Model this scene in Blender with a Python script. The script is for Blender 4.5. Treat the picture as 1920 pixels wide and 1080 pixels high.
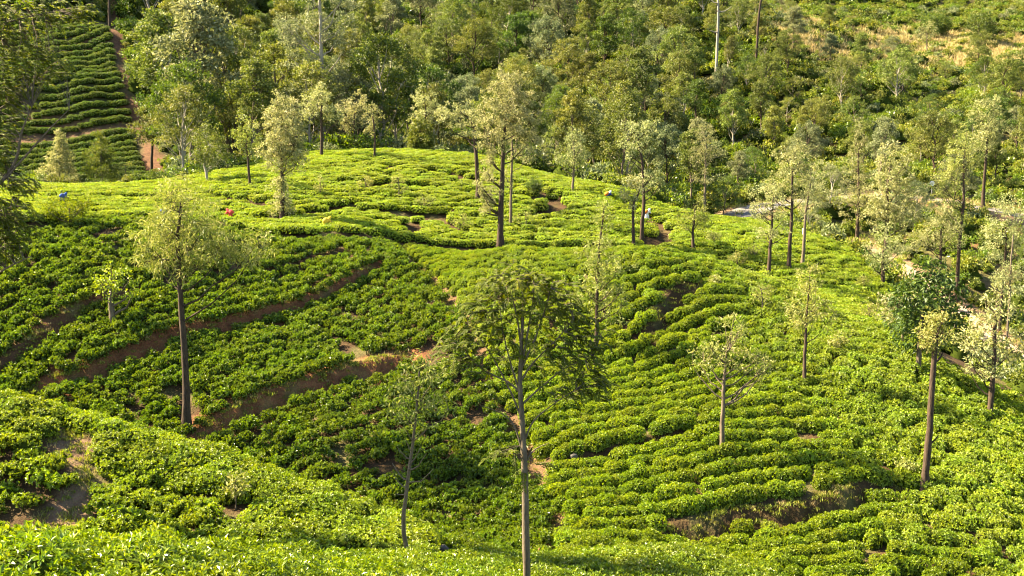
import bpy, math, random
import numpy as np
from mathutils import Vector, Quaternion

SC = bpy.context.scene
for _o in list(bpy.data.objects): bpy.data.objects.remove(_o, do_unlink=True)
COL = SC.collection
R = math.radians

# ---------------------------------------------------------------- camera, sky, sun, exposure
SUN_EL, SUN_AZ = R(41.0), R(13.0)           # height of the sun; how far it stands behind the left-hand side
SUN = Vector((-math.cos(SUN_EL) * math.cos(SUN_AZ), math.cos(SUN_EL) * math.sin(SUN_AZ), math.sin(SUN_EL)))
_cd = bpy.data.cameras.new("camera"); CAM = bpy.data.objects.new("camera", _cd); COL.objects.link(CAM)
_cd.sensor_width = 36.0; _cd.lens = 1867.0 / 1920.0 * 36.0
_cd.clip_start = 0.5; _cd.clip_end = 3000.0
CAM.location = (0, 0, 20.0); CAM.rotation_euler = (R(90.0 - 8.0), 0, 0)
SC.camera = CAM
_w = bpy.data.worlds.new("World"); SC.world = _w; _w.use_nodes = True
_nt = _w.node_tree; _nt.nodes.clear()
_sky = _nt.nodes.new("ShaderNodeTexSky"); _sky.sky_type = 'NISHITA'; _sky.sun_disc = False
_sky.sun_elevation = SUN_EL; _sky.sun_rotation = math.atan2(SUN.x, SUN.y)
_bg = _nt.nodes.new("ShaderNodeBackground"); _bg.inputs[1].default_value = 0.05
_wo = _nt.nodes.new("ShaderNodeOutputWorld")
_nt.links.new(_sky.outputs[0], _bg.inputs[0]); _nt.links.new(_bg.outputs[0], _wo.inputs[0])
_ld = bpy.data.lights.new("sun", 'SUN'); _ld.energy = 5.0; _ld.angle = R(0.53); _ld.color = (1.0, 0.84, 0.56)
_lo = bpy.data.objects.new("sun", _ld); COL.objects.link(_lo)
_lo.rotation_euler = (-SUN).to_track_quat('-Z', 'Y').to_euler(); _lo.location = SUN * 300
SC.view_settings.view_transform = 'Standard'; SC.view_settings.look = 'None'
SC.view_settings.gamma = 1.0; SC.view_settings.use_curve_mapping = False
SC.view_settings.exposure = 2.85
SC.cycles.max_bounces = 6; SC.cycles.diffuse_bounces = 2; SC.cycles.glossy_bounces = 2
SC.cycles.transmission_bounces = 4; SC.cycles.transparent_max_bounces = 4
SC.cycles.caustics_reflective = False; SC.cycles.caustics_refractive = False
SC.cycles.filter_width = 1.1
# ---------------------------------------------------------------- the lie of the land
FPX, PITCH, CAMZ = 1867.0, math.radians(8.0), 20.0
SP, CP = math.sin(PITCH), math.cos(PITCH)

def ray(px, py):
    a = (np.asarray(px, float) - 960.0) / FPX
    b = (540.0 - np.asarray(py, float)) / FPX
    return a, CP + b * SP, -SP + b * CP

def at(px, py, Y):
    """world point seen at a photograph pixel, Y metres ahead of the viewpoint"""
    dx, dy, dz = ray(px, py)
    k = Y / dy
    return np.stack([dx * k, dy * k, CAMZ + dz * k], -1)

def project(x, y, z):
    zz = z - CAMZ
    d = y * CP - zz * SP
    up = y * SP + zz * CP
    return 960.0 + FPX * x / d, 540.0 - FPX * up / d

CTRL = """
0 1080 10;0 1002 15;400 1080 11;400 1030 19;700 1080 14;700 1028 25;985 1080 25;985 1028 30;1300 1068 28;1300 1045 31;1480 1078 30;1900 1180 27
-250 1080 9;-250 985 14;1700 1130 30
0 1060 25;500 1085 27;985 1065 33;1500 1105 33
0 990 31;300 1003 31;600 1012 32;0 757 37;200 800 37;390 852 37;640 942 36;750 990 36;-250 960 32;-250 720 38;0 870 33.5;300 920 34
0 815 41.5;390 905 42;-250 780 42;200 855 42;640 985 39.4
0 750 46;350 815 46;640 945 42;770 1025 38;1000 1025 37
0 600 51.5;0 430 59;350 600 54;350 430 63;-250 700 46;-250 420 58
700 900 43.5;700 750 49;700 600 58;700 460 70;500 760 48.5;500 520 61
830 520 66;900 700 52.5;1000 900 43;930 470 68;930 483 75;1080 472 68
200 410 66;200 432 70;400 440 73;200 347 92;400 410 72;500 440 72;0 380 75;-250 380 75;0 345 95
700 282 110;700 360 88;700 430 77;560 290 105;380 332 95;900 292 108;1000 320 104;1150 348 100;1400 412 95;1560 455 90;1660 545 78
1140 400 86;1300 450 80;1480 515 75;1620 580 70;500 400 78;500 345 88
1200 470 66;1320 490 65;1440 528 64;1200 484 72;1320 504 71.5;1440 543 70;1560 590 60;1700 650 57;1850 740 53;1920 790 51;2150 880 48
1118 670 54;1355 850 44;1300 690 52.5;1510 730 50;1740 925 42;1900 1000 39;1600 1050 37;1030 980 38.5;1900 1080 37;1300 1030 37.5;1500 880 43.5;2150 1050 37
1000 600 57;1200 560 60;1400 620 57
150 345 118;150 330 121;150 240 133;150 80 151;30 255 130;260 215 138;0 90 150;-250 250 128;-250 80 150;150 -60 185
400 330 125;400 150 160;400 0 200;700 305 128;700 270 145;700 100 190;700 0 220;1000 340 122;1000 250 150;1000 100 195;1000 0 230
1300 390 115;1300 300 138;1300 150 175;1300 0 225
1400 400 108;1600 366 118;1740 378 116;1900 405 112;1500 378 114;2150 440 105
1640 478 99;1800 585 88;1900 670 80;1780 470 100;1920 560 93;2150 700 76
1500 320 140;1500 200 160;1480 60 190;1640 175 168;1600 300 142
1760 330 130;1700 200 178;1800 200 175;1700 110 215;1900 250 158;1900 110 215;1900 40 255;1700 30 250;1900 0 275;2150 100 215;2150 330 135
700 -150 270;1300 -150 285;1900 -150 330;-250 -150 230;2300 -150 320
"""
def _ctrl():
    P = []
    for ln in CTRL.replace("\n", ";").split(";"):
        if ln.strip():
            a, b, c = map(float, ln.split())
            P.append(at(a, b, c))
    return np.array(P)

class TPS:
    """thin-plate spline in (bearing, log distance), so near ground is as detailed as it looks"""
    def __init__(s, xy, v, lam=1e-3):
        s.c = s.tr(xy); n = len(v)
        K = s.k(s.c, s.c) + lam * np.eye(n)
        Q = np.c_[np.ones(n), s.c]
        A = np.block([[K, Q], [Q.T, np.zeros((3, 3))]])
        s.w = np.linalg.solve(A, np.r_[v, 0, 0, 0])
    @staticmethod
    def tr(xy):
        Y = np.maximum(xy[:, 1], 3.0)
        return np.c_[xy[:, 0] / Y * 2.0, np.log(Y) * 1.6]
    @staticmethod
    def k(a, b):
        r2 = ((a[:, None, :] - b[None, :, :]) ** 2).sum(-1)
        return 0.5 * r2 * np.log(r2 + 1e-12)
    def __call__(s, x, y):
        x = np.asarray(x, float); y = np.asarray(y, float)
        sh = np.broadcast(x, y).shape
        q = np.c_[np.broadcast_to(x, sh).ravel(), np.broadcast_to(y, sh).ravel()]
        out = np.empty(len(q))
        for i in range(0, len(q), 60000):
            c = s.tr(q[i:i + 60000])
            out[i:i + 60000] = s.k(c, s.c) @ s.w[:len(s.c)] + s.w[-3] + c @ s.w[-2:]
        return out.reshape(sh)

_cp = _ctrl()
# the traced lines are the tops of the bushes: the soil lies lower
_dep = _cp[:, 1]; _cp[:, 2] -= np.where(_dep < 30.5, 1.0, np.where(_dep < 40.2, np.where(_cp[:, 0] / _dep < -0.08, 0.08, 0.4), np.where(_dep < 112, 0.35, 0.0)))
BASE = TPS(_cp[:, :2], _cp[:, 2])
# base heights on a regular (bearing, log distance) lattice, bilinear lookup afterwards
UG = np.linspace(-0.85, 0.85, 341); VG = np.linspace(math.log(4.0), math.log(420.0), 461)
_yy = np.exp(VG)[None, :]; _xx = UG[:, None] * _yy
LAT = BASE(_xx, np.broadcast_to(_yy, _xx.shape))
def _lut(L, x, y):
    y = np.clip(y, 4.01, 419.0)
    fu = np.clip((x / y - UG[0]) / (UG[1] - UG[0]), 0, len(UG) - 1.001)
    fv = np.clip((np.log(y) - VG[0]) / (VG[1] - VG[0]), 0, len(VG) - 1.001)
    i = fu.astype(int); j = fv.astype(int); a = fu - i; b = fv - j
    return (L[i, j] * (1 - a) * (1 - b) + L[i + 1, j] * a * (1 - b) + L[i, j + 1] * (1 - a) * b + L[i + 1, j + 1] * a * b)
def base_h(x, y):
    return _lut(LAT, np.asarray(x, float), np.asarray(y, float))

def hit(px, py, y0=6.0, y1=400.0, hf=None):
    """where the line of sight through a photograph pixel first meets the ground"""
    hf = hf or base_h
    dx, dy, dz = ray(px, py)
    Ys = np.exp(np.linspace(math.log(y0), math.log(y1), 1600))
    X = dx / dy * Ys; Z = CAMZ + dz / dy * Ys
    below = Z < hf(X, Ys)
    if not below.any(): return np.array([X[-1], Ys[-1], float(hf(X[-1:], Ys[-1:])[0])])
    i = int(np.argmax(below))
    return np.array([X[i], Ys[i], float(hf(X[i:i + 1], Ys[i:i + 1])[0])])

# ---------------------------------------------------------------- small tools
RNG = np.random.default_rng(11)
def mesh_from(name, V, F, mats, mi=None, tint=None, col=None, smooth=False):
    """F: list of index arrays, each (n,3) or (n,4)"""
    me = bpy.data.meshes.new(name)
    V = np.asarray(V, np.float32)
    Fs = [np.asarray(f, np.int32) for f in F if len(f)]
    li = np.concatenate([f.ravel() for f in Fs]); lt = np.concatenate([np.full(len(f), f.shape[1], np.int32) for f in Fs])
    me.vertices.add(len(V)); me.vertices.foreach_set("co", V.ravel())
    me.loops.add(len(li)); me.loops.foreach_set("vertex_index", li)
    me.polygons.add(len(lt)); me.polygons.foreach_set("loop_start", np.r_[0, np.cumsum(lt)[:-1]].astype(np.int32))
    me.polygons.foreach_set("loop_total", lt)
    for m in mats: me.materials.append(m)
    if mi is not None: me.polygons.foreach_set("material_index", np.asarray(mi, np.int32))
    if smooth is True: me.polygons.foreach_set("use_smooth", np.ones(len(lt), bool))
    elif smooth is not False: me.polygons.foreach_set("use_smooth", np.asarray(smooth, bool))
    me.update(calc_edges=True)
    if tint is not None:
        a = me.attributes.new("tint", 'FLOAT', 'POINT'); a.data.foreach_set("value", np.asarray(tint, np.float32))
    if col is not None:
        a = me.attributes.new("ground", 'FLOAT_COLOR', 'POINT'); a.data.foreach_set("color", np.asarray(col, np.float32).ravel())
    return me

def link(name, data, parent=None, **props):
    o = bpy.data.objects.new(name, data); COL.objects.link(o)
    if parent is not None: o.parent = parent
    for k, v in props.items(): o[k] = v
    return o

class Geo:
    """collects pieces of one mesh: vertices, faces, material slots, tint"""
    def __init__(s): s.V = []; s.F3 = []; s.F4 = []; s.m3 = []; s.m4 = []; s.t = []; s.n = 0; s.s3 = []; s.s4 = []
    def add(s, V, F, mi=0, tint=0.5, smooth=False):
        V = np.asarray(V, float); F = np.asarray(F, int)
        if not len(F): return
        s.V.append(V); s.t.append(np.broadcast_to(tint, (len(V),)))
        (s.F3 if F.shape[1] == 3 else s.F4).append(F + s.n); (s.m3 if F.shape[1] == 3 else s.m4).append(np.full(len(F), mi))
        (s.s3 if F.shape[1] == 3 else s.s4).append(np.full(len(F), smooth)); s.n += len(V)
    def mesh(s, name, mats):
        F = []; mi = []; sm = []
        if s.F3: F.append(np.concatenate(s.F3)); mi.append(np.concatenate(s.m3)); sm.append(np.concatenate(s.s3))
        if s.F4: F.append(np.concatenate(s.F4)); mi.append(np.concatenate(s.m4)); sm.append(np.concatenate(s.s4))
        return mesh_from(name, np.concatenate(s.V), F, mats, np.concatenate(mi), np.concatenate(s.t), smooth=np.concatenate(sm))

def unit(a): return a / np.maximum(np.linalg.norm(a, axis=-1, keepdims=True), 1e-9)

def leaf_geo(C, A, N, L, W, fold=0.18):
    """rhombic leaves: C base points, A along the leaf, N its face normal"""
    A = unit(A); N = unit(N - (N * A).sum(-1, keepdims=True) * A); S = np.cross(A, N)
    L = np.broadcast_to(L, (len(C),))[:, None]; W = np.broadcast_to(W, (len(C),))[:, None]
    b = C; t = C + A * L - N * L * 0.12
    l = C + A * L * 0.48 + S * W * 0.5 + N * W * fold; r = C + A * L * 0.48 - S * W * 0.5 + N * W * fold
    V = np.stack([b, r, t, l], 1).reshape(-1, 3)
    return V, np.arange(len(V)).reshape(-1, 4)

def tube(P, r, k=6, seed=0, rough=0.0):
    P = np.asarray(P, float); n = len(P); r = np.broadcast_to(r, (n,))
    T = unit(np.gradient(P, axis=0)); ref = np.array([0.31, 0.95, 0.03]) if abs(T[0][2]) > 0.5 else np.array([0, 0, 1.0])
    U = unit(np.cross(T, ref)); Wv = np.cross(T, U)
    a = np.linspace(0, 2 * math.pi, k, endpoint=False)
    rr = np.repeat(r[:, None], k, 1)
    if rough: rr = rr * (1 + rough * np.random.default_rng(seed).normal(size=(n, k)))
    V = P[:, None, :] + rr[..., None] * (np.cos(a)[None, :, None] * U[:, None, :] + np.sin(a)[None, :, None] * Wv[:, None, :])
    i = np.arange(n - 1)[:, None] * k; j = np.arange(k)[None, :]; j2 = (j + 1) % k
    F = np.stack([i + j, i + j2, i + k + j2, i + k + j], -1).reshape(-1, 4)
    return V.reshape(-1, 3), F

def smooth_path(pts, n):
    """Catmull-Rom through the points"""
    P = np.asarray(pts, float)
    if len(P) == 2: return P[0] + (P[1] - P[0]) * np.linspace(0, 1, n)[:, None]
    Q = np.vstack([2 * P[0] - P[1], P, 2 * P[-1] - P[-2]]); out = []
    for t in np.linspace(0, len(P) - 1 - 1e-6, n):
        i = int(t); f = t - i; a, b, c, d = Q[i:i + 4]
        out.append(0.5 * (2 * b + (c - a) * f + (2 * a - 5 * b + 4 * c - d) * f * f + (3 * b - a - 3 * c + d) * f ** 3))
    return np.array(out)

def seg_dist(x, y, L):
    """signed distance (positive on the far side of a line drawn from left to right) and place 0..1 along it"""
    L = np.asarray(L, float)[:, :2]; best = np.full(x.shape, 1e9); sg = np.zeros(x.shape); pa = np.zeros(x.shape)
    d = np.linalg.norm(np.diff(L, axis=0), axis=1); cum = np.r_[0, np.cumsum(d)]
    for i in range(len(L) - 1):
        ax, ay = L[i]; bx, by = L[i + 1]; ex, ey = bx - ax, by - ay; q = ex * ex + ey * ey + 1e-9
        t = np.clip(((x - ax) * ex + (y - ay) * ey) / q, 0, 1)
        dd = np.hypot(x - ax - t * ex, y - ay - t * ey); m = dd < best
        best = np.where(m, dd, best); sg = np.where(m, np.sign(ex * (y - ay) - ey * (x - ax)), sg); pa = np.where(m, (cum[i] + t * d[i]) / cum[-1], pa)
    return best * sg, pa

def vnoise(x, y, s, seed=0):
    """smooth value noise 0..1"""
    x = np.asarray(x) / s + 57.3 * seed; y = np.asarray(y) / s - 31.7 * seed
    i = np.floor(x); j = np.floor(y); f = x - i; g = y - j; f = f * f * (3 - 2 * f); g = g * g * (3 - 2 * g)
    def h(a, b):
        v = np.sin(a * 127.1 + b * 311.7 + seed * 74.7) * 43758.5453
        return v - np.floor(v)
    return h(i, j) * (1 - f) * (1 - g) + h(i + 1, j) * f * (1 - g) + h(i, j + 1) * (1 - f) * g + h(i + 1, j + 1) * f * g

def sstep(a, b, x):
    t = np.clip((x - a) / (b - a), 0, 1); return t * t * (3 - 2 * t)

# ---------------------------------------------------------------- materials
def leaf_mat(name, stops, trans=0.30, rough=0.42, hue=0.012, val=0.16, spec=0.5):
    m = bpy.data.materials.new(name); m.use_nodes = True; nt = m.node_tree; nt.nodes.clear(); N = nt.nodes.new; Lk = nt.links.new
    at_ = N("ShaderNodeAttribute"); at_.attribute_name = "tint"
    rp = N("ShaderNodeValToRGB"); cr = rp.color_ramp
    while len(cr.elements) < len(stops): cr.elements.new(0.5)
    for e, (p, c) in zip(cr.elements, stops): e.position = p; e.color = (*c, 1)
    Lk(at_.outputs["Fac"], rp.inputs[0])
    oi = N("ShaderNodeObjectInfo"); hs = N("ShaderNodeHueSaturation")
    mr = N("ShaderNodeMapRange"); mr.inputs[3].default_value = 0.5 - hue; mr.inputs[4].default_value = 0.5 + hue
    Lk(oi.outputs["Random"], mr.inputs[0]); Lk(mr.outputs[0], hs.inputs["Hue"])
    mu = N("ShaderNodeMath"); mu.operation = 'MULTIPLY'; mu.inputs[1].default_value = 7.31
    fr = N("ShaderNodeMath"); fr.operation = 'FRACT'; mv = N("ShaderNodeMapRange"); mv.inputs[3].default_value = 1 - val; mv.inputs[4].default_value = 1 + val
    Lk(oi.outputs["Random"], mu.inputs[0]); Lk(mu.outputs[0], fr.inputs[0]); Lk(fr.outputs[0], mv.inputs[0]); Lk(mv.outputs[0], hs.inputs["Value"])
    Lk(rp.outputs[0], hs.inputs["Color"])
    pb = N("ShaderNodeBsdfPrincipled"); pb.inputs["Roughness"].default_value = rough; pb.inputs["Specular IOR Level"].default_value = spec
    tr = N("ShaderNodeBsdfTranslucent"); hs2 = N("ShaderNodeHueSaturation"); hs2.inputs["Saturation"].default_value = 1.15; hs2.inputs["Value"].default_value = 1.25; hs2.inputs["Hue"].default_value = 0.49
    Lk(hs.outputs[0], pb.inputs["Base Color"]); Lk(hs.outputs[0], hs2.inputs["Color"]); Lk(hs2.outputs[0], tr.inputs[0])
    mx = N("ShaderNodeMixShader"); mx.inputs[0].default_value = trans
    Lk(pb.outputs[0], mx.inputs[1]); Lk(tr.outputs[0], mx.inputs[2]); out = N("ShaderNodeOutputMaterial"); Lk(mx.outputs[0], out.inputs[0])
    return m

def noise_mat(name, c0, c1, scale=8.0, rough=0.9, bump=0.3, stretch=(1, 1, 1), detail=6, spec=0.2):
    m = bpy.data.materials.new(name); m.use_nodes = True; nt = m.node_tree; N = nt.nodes.new; Lk = nt.links.new
    pb = nt.nodes["Principled BSDF"]; tc = N("ShaderNodeTexCoord"); mp = N("ShaderNodeMapping"); mp.inputs["Scale"].default_value = stretch
    nz = N("ShaderNodeTexNoise"); nz.inputs["Scale"].default_value = scale; nz.inputs["Detail"].default_value = detail; nz.inputs["Roughness"].default_value = 0.65
    rp = N("ShaderNodeValToRGB"); rp.color_ramp.elements[0].position = 0.32; rp.color_ramp.elements[1].position = 0.68
    rp.color_ramp.elements[0].color = (*c0, 1); rp.color_ramp.elements[1].color = (*c1, 1)
    Lk(tc.outputs["Object"], mp.inputs[0]); Lk(mp.outputs[0], nz.inputs["Vector"]); Lk(nz.outputs["Fac"], rp.inputs[0]); Lk(rp.outputs[0], pb.inputs["Base Color"])
    pb.inputs["Roughness"].default_value = rough; pb.inputs["Specular IOR Level"].default_value = spec
    if bump:
        bp = N("ShaderNodeBump"); bp.inputs["Strength"].default_value = bump; bp.inputs["Distance"].default_value = 0.06
        Lk(nz.outputs["Fac"], bp.inputs["Height"]); Lk(bp.outputs[0], pb.inputs["Normal"])
    return m

def ground_mat():
    m = bpy.data.materials.new("ground_cover"); m.use_nodes = True; nt = m.node_tree; N = nt.nodes.new; Lk = nt.links.new
    pb = nt.nodes["Principled BSDF"]; pb.inputs["Roughness"].default_value = 0.95; pb.inputs["Specular IOR Level"].default_value = 0.1
    a = N("ShaderNodeAttribute"); a.attribute_name = "ground"; tc = N("ShaderNodeTexCoord")
    n1 = N("ShaderNodeTexNoise"); n1.inputs["Scale"].default_value = 1.7; n1.inputs["Detail"].default_value = 9; n1.inputs["Roughness"].default_value = 0.7
    n2 = N("ShaderNodeTexNoise"); n2.inputs["Scale"].default_value = 9.0; n2.inputs["Detail"].default_value = 5
    Lk(tc.outputs["Object"], n1.inputs["Vector"]); Lk(tc.outputs["Object"], n2.inputs["Vector"])
    mv = N("ShaderNodeMapRange"); mv.inputs[1].default_value = 0.3; mv.inputs[2].default_value = 0.7; mv.inputs[3].default_value = 0.55; mv.inputs[4].default_value = 1.45
    hs = N("ShaderNodeHueSaturation"); Lk(n1.outputs["Fac"], mv.inputs[0]); Lk(mv.outputs[0], hs.inputs["Value"]); Lk(a.outputs["Color"], hs.inputs["Color"])
    mh = N("ShaderNodeMapRange"); mh.inputs[1].default_value = 0.3; mh.inputs[2].default_value = 0.7; mh.inputs[3].default_value = 0.48; mh.inputs[4].default_value = 0.52
    Lk(n2.outputs["Fac"], mh.inputs[0]); Lk(mh.outputs[0], hs.inputs["Hue"]); Lk(hs.outputs[0], pb.inputs["Base Color"])
    bp = N("ShaderNodeBump"); bp.inputs["Strength"].default_value = 0.7; bp.inputs["Distance"].default_value = 0.12
    ad = N("ShaderNodeMath"); ad.operation = 'ADD'; Lk(n1.outputs["Fac"], ad.inputs[0]); Lk(n2.outputs["Fac"], ad.inputs[1])
    Lk(ad.outputs[0], bp.inputs["Height"]); Lk(bp.outputs[0], pb.inputs["Normal"])
    return m

M_GROUND = ground_mat()
M_TEA = leaf_mat("tea_leaf_bright", [(0, (0.088, 0.140, 0.008)), (0.45, (0.178, 0.250, 0.010)), (0.8, (0.280, 0.355, 0.014)), (1, (0.38, 0.44, 0.03))], 0.34, 0.42)
M_TEAFAR = leaf_mat("tea_leaf_flush", [(0, (0.100, 0.155, 0.008)), (0.45, (0.205, 0.285, 0.010)), (0.8, (0.32, 0.395, 0.014)), (1, (0.42, 0.47, 0.03))], 0.34, 0.45)
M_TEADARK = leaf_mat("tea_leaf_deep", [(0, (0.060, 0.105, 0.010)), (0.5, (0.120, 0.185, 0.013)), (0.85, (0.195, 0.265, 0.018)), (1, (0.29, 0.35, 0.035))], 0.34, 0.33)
M_TEANEAR = leaf_mat("tea_leaf_close", [(0, (0.060, 0.11, 0.008)), (0.5, (0.140, 0.205, 0.011)), (0.85, (0.25, 0.32, 0.017)), (1, (0.36, 0.41, 0.04))], 0.34, 0.32, val=0.15)
M_TWIG = noise_mat("tea_twigs", (0.022, 0.036, 0.006), (0.050, 0.065, 0.010), 14, 0.9, 0.4, spec=0.0)
M_BARKD = noise_mat("bark_dark", (0.030, 0.020, 0.014), (0.085, 0.058, 0.040), 5, 0.9, 0.6, (3, 3, 0.6))
M_BARKL = noise_mat("bark_grey", (0.075, 0.055, 0.036), (0.17, 0.135, 0.095), 5, 0.85, 0.5, (3, 3, 0.6))
M_BARKW = noise_mat("bark_white", (0.20, 0.17, 0.125), (0.36, 0.32, 0.25), 3, 0.7, 0.3, (3, 3, 0.5))
M_PALE = leaf_mat("silver_oak_leaf", [(0, (0.10, 0.125, 0.040)), (0.35, (0.205, 0.23, 0.080)), (0.7, (0.335, 0.345, 0.135)), (1, (0.52, 0.50, 0.26))], 0.35, 0.55, 0.015, 0.12, 0.3)
M_OLIVE = leaf_mat("young_oak_leaf", [(0, (0.10, 0.135, 0.025)), (0.4, (0.20, 0.225, 0.048)), (0.8, (0.33, 0.33, 0.095)), (1, (0.50, 0.46, 0.19))], 0.36, 0.5, 0.015, 0.12, 0.3)
M_FROND = leaf_mat("drooping_leaf", [(0, (0.055, 0.080, 0.008)), (0.5, (0.115, 0.148, 0.012)), (0.85, (0.18, 0.21, 0.018)), (1, (0.27, 0.26, 0.03))], 0.48, 0.6, 0.01, 0.1, 0.2)
M_FOREST = leaf_mat("forest_leaf", [(0, (0.062, 0.085, 0.016)), (0.5, (0.140, 0.168, 0.028)), (0.85, (0.24, 0.255, 0.060)), (1, (0.39, 0.37, 0.15))], 0.30, 0.5, 0.022, 0.25, 0.3)
M_GUM = leaf_mat("gum_leaf", [(0, (0.085, 0.11, 0.045)), (0.5, (0.17, 0.195, 0.08)), (0.85, (0.28, 0.295, 0.135)), (1, (0.42, 0.42, 0.23))], 0.30, 0.5, 0.02, 0.2, 0.3)
M_DEEP = leaf_mat("deep_green_leaf", [(0, (0.038, 0.068, 0.012)), (0.5, (0.075, 0.120, 0.018)), (0.85, (0.13, 0.18, 0.026)), (1, (0.20, 0.24, 0.04))], 0.30, 0.5, 0.02, 0.15, 0.3)
M_TERRACE = leaf_mat("terrace_tea_leaf_shaded", [(0, (0.055, 0.092, 0.016)), (0.5, (0.105, 0.155, 0.024)), (0.85, (0.17, 0.225, 0.035)), (1, (0.24, 0.29, 0.06))], 0.25, 0.45, 0.015, 0.15, 0.4)  # darker than other tea: the far field's partial shade put into the leaf colour
M_SCRUB = leaf_mat("scrub_leaf", [(0, (0.085, 0.12, 0.016)), (0.5, (0.18, 0.215, 0.026)), (0.85, (0.28, 0.295, 0.045)), (1, (0.40, 0.37, 0.11))], 0.34, 0.5, 0.02, 0.25, 0.3)
M_DRY = leaf_mat("dry_grass_blade", [(0, (0.22, 0.19, 0.055)), (0.5, (0.40, 0.33, 0.13)), (1, (0.58, 0.47, 0.23))], 0.3, 0.6, 0.02, 0.2)
M_ROAD = noise_mat("worn_asphalt", (0.12, 0.11, 0.105), (0.20, 0.185, 0.17), 3, 0.9, 0.2)
M_DIRT = noise_mat("dusty_track", (0.30, 0.21, 0.145), (0.42, 0.31, 0.23), 2, 0.95, 0.2)
M_STONE = noise_mat("grey_stone", (0.05, 0.046, 0.04), (0.12, 0.11, 0.10), 6, 0.9, 0.5)

# ---------------------------------------------------------------- lines on the ground
def line(s, hf=None, n=None):
    P = [hit(*map(float, q.split()[:2]), **({"y0": float(q.split()[2])} if len(q.split()) > 2 else {})) for q in s.split(";")]
    return smooth_path(P, n) if n else np.array(P)
def line_at(s, n):
    return smooth_path([at(*map(float, q.split())) for q in s.split(";")], n)

BANK_A = line("20 755 40;90 725;160 697;250 668;330 632;430 608;520 585;600 558;670 522;725 490", n=60)
BANK_B = line("372 822 41;420 797;470 772;530 745;600 722;660 705;720 690;770 668", n=50)
BANK_C = line("-60 735 41;0 697;60 655;110 612;170 575;250 555", n=30)
BANK_D = line("150 520;300 505;420 520;560 500;650 470", n=30)
BANK_R = line("1210 1012;1290 1000;1380 984;1470 974;1540 958;1600 940;1680 915", n=40)
BANK_R1 = line("1040 876;1110 862;1180 843;1250 826;1310 810", n=30)
BANK_R2 = line("1215 640;1245 585;1275 555;1330 548", n=30)
PATH_G = line("738 448 55;765 478;806 512;840 556;872 606;915 700;962 800;1003 866;1026 925;1042 1000", n=70)
PATH_K = line("105 985;150 925;185 885;150 840;110 800", n=30)
TRACK_T = line("38 262;110 250;180 240;262 226", n=20)
SOIL_T = line("215 -40;215 30;222 110;238 190;262 245;285 300;290 335", n=40)
ROAD = line_at("1300 480 97;1345 440 102;1400 398 108;1450 383 112;1530 374 116;1620 369 118;1740 378 117;1830 396 113;1960 424 108;2150 470 101", 120)
TRACK = line_at("1570 448 103;1640 476 99;1720 524 94;1800 588 88;1850 634 84;1930 700 79;2100 800 73", 90)
CUTS = [line(s, n=24) for s in (
    "498 412;540 412;590 405;625 396;645 388", "645 388;700 398;760 408;778 425;770 440",
    "780 402;815 410;850 428;862 438", "1005 408;1035 402;1050 392;1046 383;1030 377;1000 373",
    "1228 462;1246 447;1240 430;1226 416;1205 408", "1120 362;1160 385;1190 400",
    "400 372;450 378;505 388;540 392", "90 378;200 376;330 374", "840 330;900 345;990 352;1060 372", "640 345;740 350;800 352")]
CUT_W = [0.75, 0.7, 0.75, 0.9, 0.95, 0.6, 0.65, 0.5, 0.5, 0.45]
# the edge where the steep near slopes meet the flatter ground behind (distance by bearing)
_e = line("-250 425 50;-100 425 50;0 424 50;100 424 50;200 419 50;300 416 50;400 424 50;450 438 50;520 446 50;600 448 50;700 452 50;800 462 50;930 466 50;1080 464 50;1200 469 50;1320 489 50;1440 527 50;1560 590 50;1700 650 50;1850 740 50;1920 790 45;2150 880 40")
EDGE_U, EDGE_Y = _e[:, 0] / _e[:, 1], _e[:, 1]
EDGE = _e
def edge_y(u): return np.interp(u, EDGE_U, EDGE_Y)
_c = np.array([at(*q) for q in ((-250, 345, 97), (0, 345, 96), (200, 347, 93), (380, 332, 96), (560, 290, 106), (700, 282, 111), (900, 292, 109), (1000, 320, 105), (1150, 348, 101), (1400, 412, 96), (1560, 455, 91), (1660, 545, 79), (1760, 640, 66), (1860, 720, 57), (2000, 800, 53), (2200, 860, 50))])
CREST_U, CREST_Y = _c[:, 0] / _c[:, 1], _c[:, 1]
def crest_y(u): return np.interp(u, CREST_U, CREST_Y)
_pu = (np.array([-400, 0, 400, 700, 985, 1300, 1480, 1900]) - 960) / FPX
def near_y(u): return np.interp(u, _pu, [15, 15.8, 20, 26, 31, 32, 31, 30])

def bank(x, y, L, amp, w, reach=2.6):
    d, t = seg_dist(x, y, L)
    near = np.abs(d) < 14
    p = amp * (sstep(-w / 2, w / 2, d) - 0.5) * np.exp(-np.maximum(np.abs(d) - w / 2, 0) / reach)
    return np.where(near, p * np.clip(np.minimum(t, 1 - t) * 7, 0, 1), 0)

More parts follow.
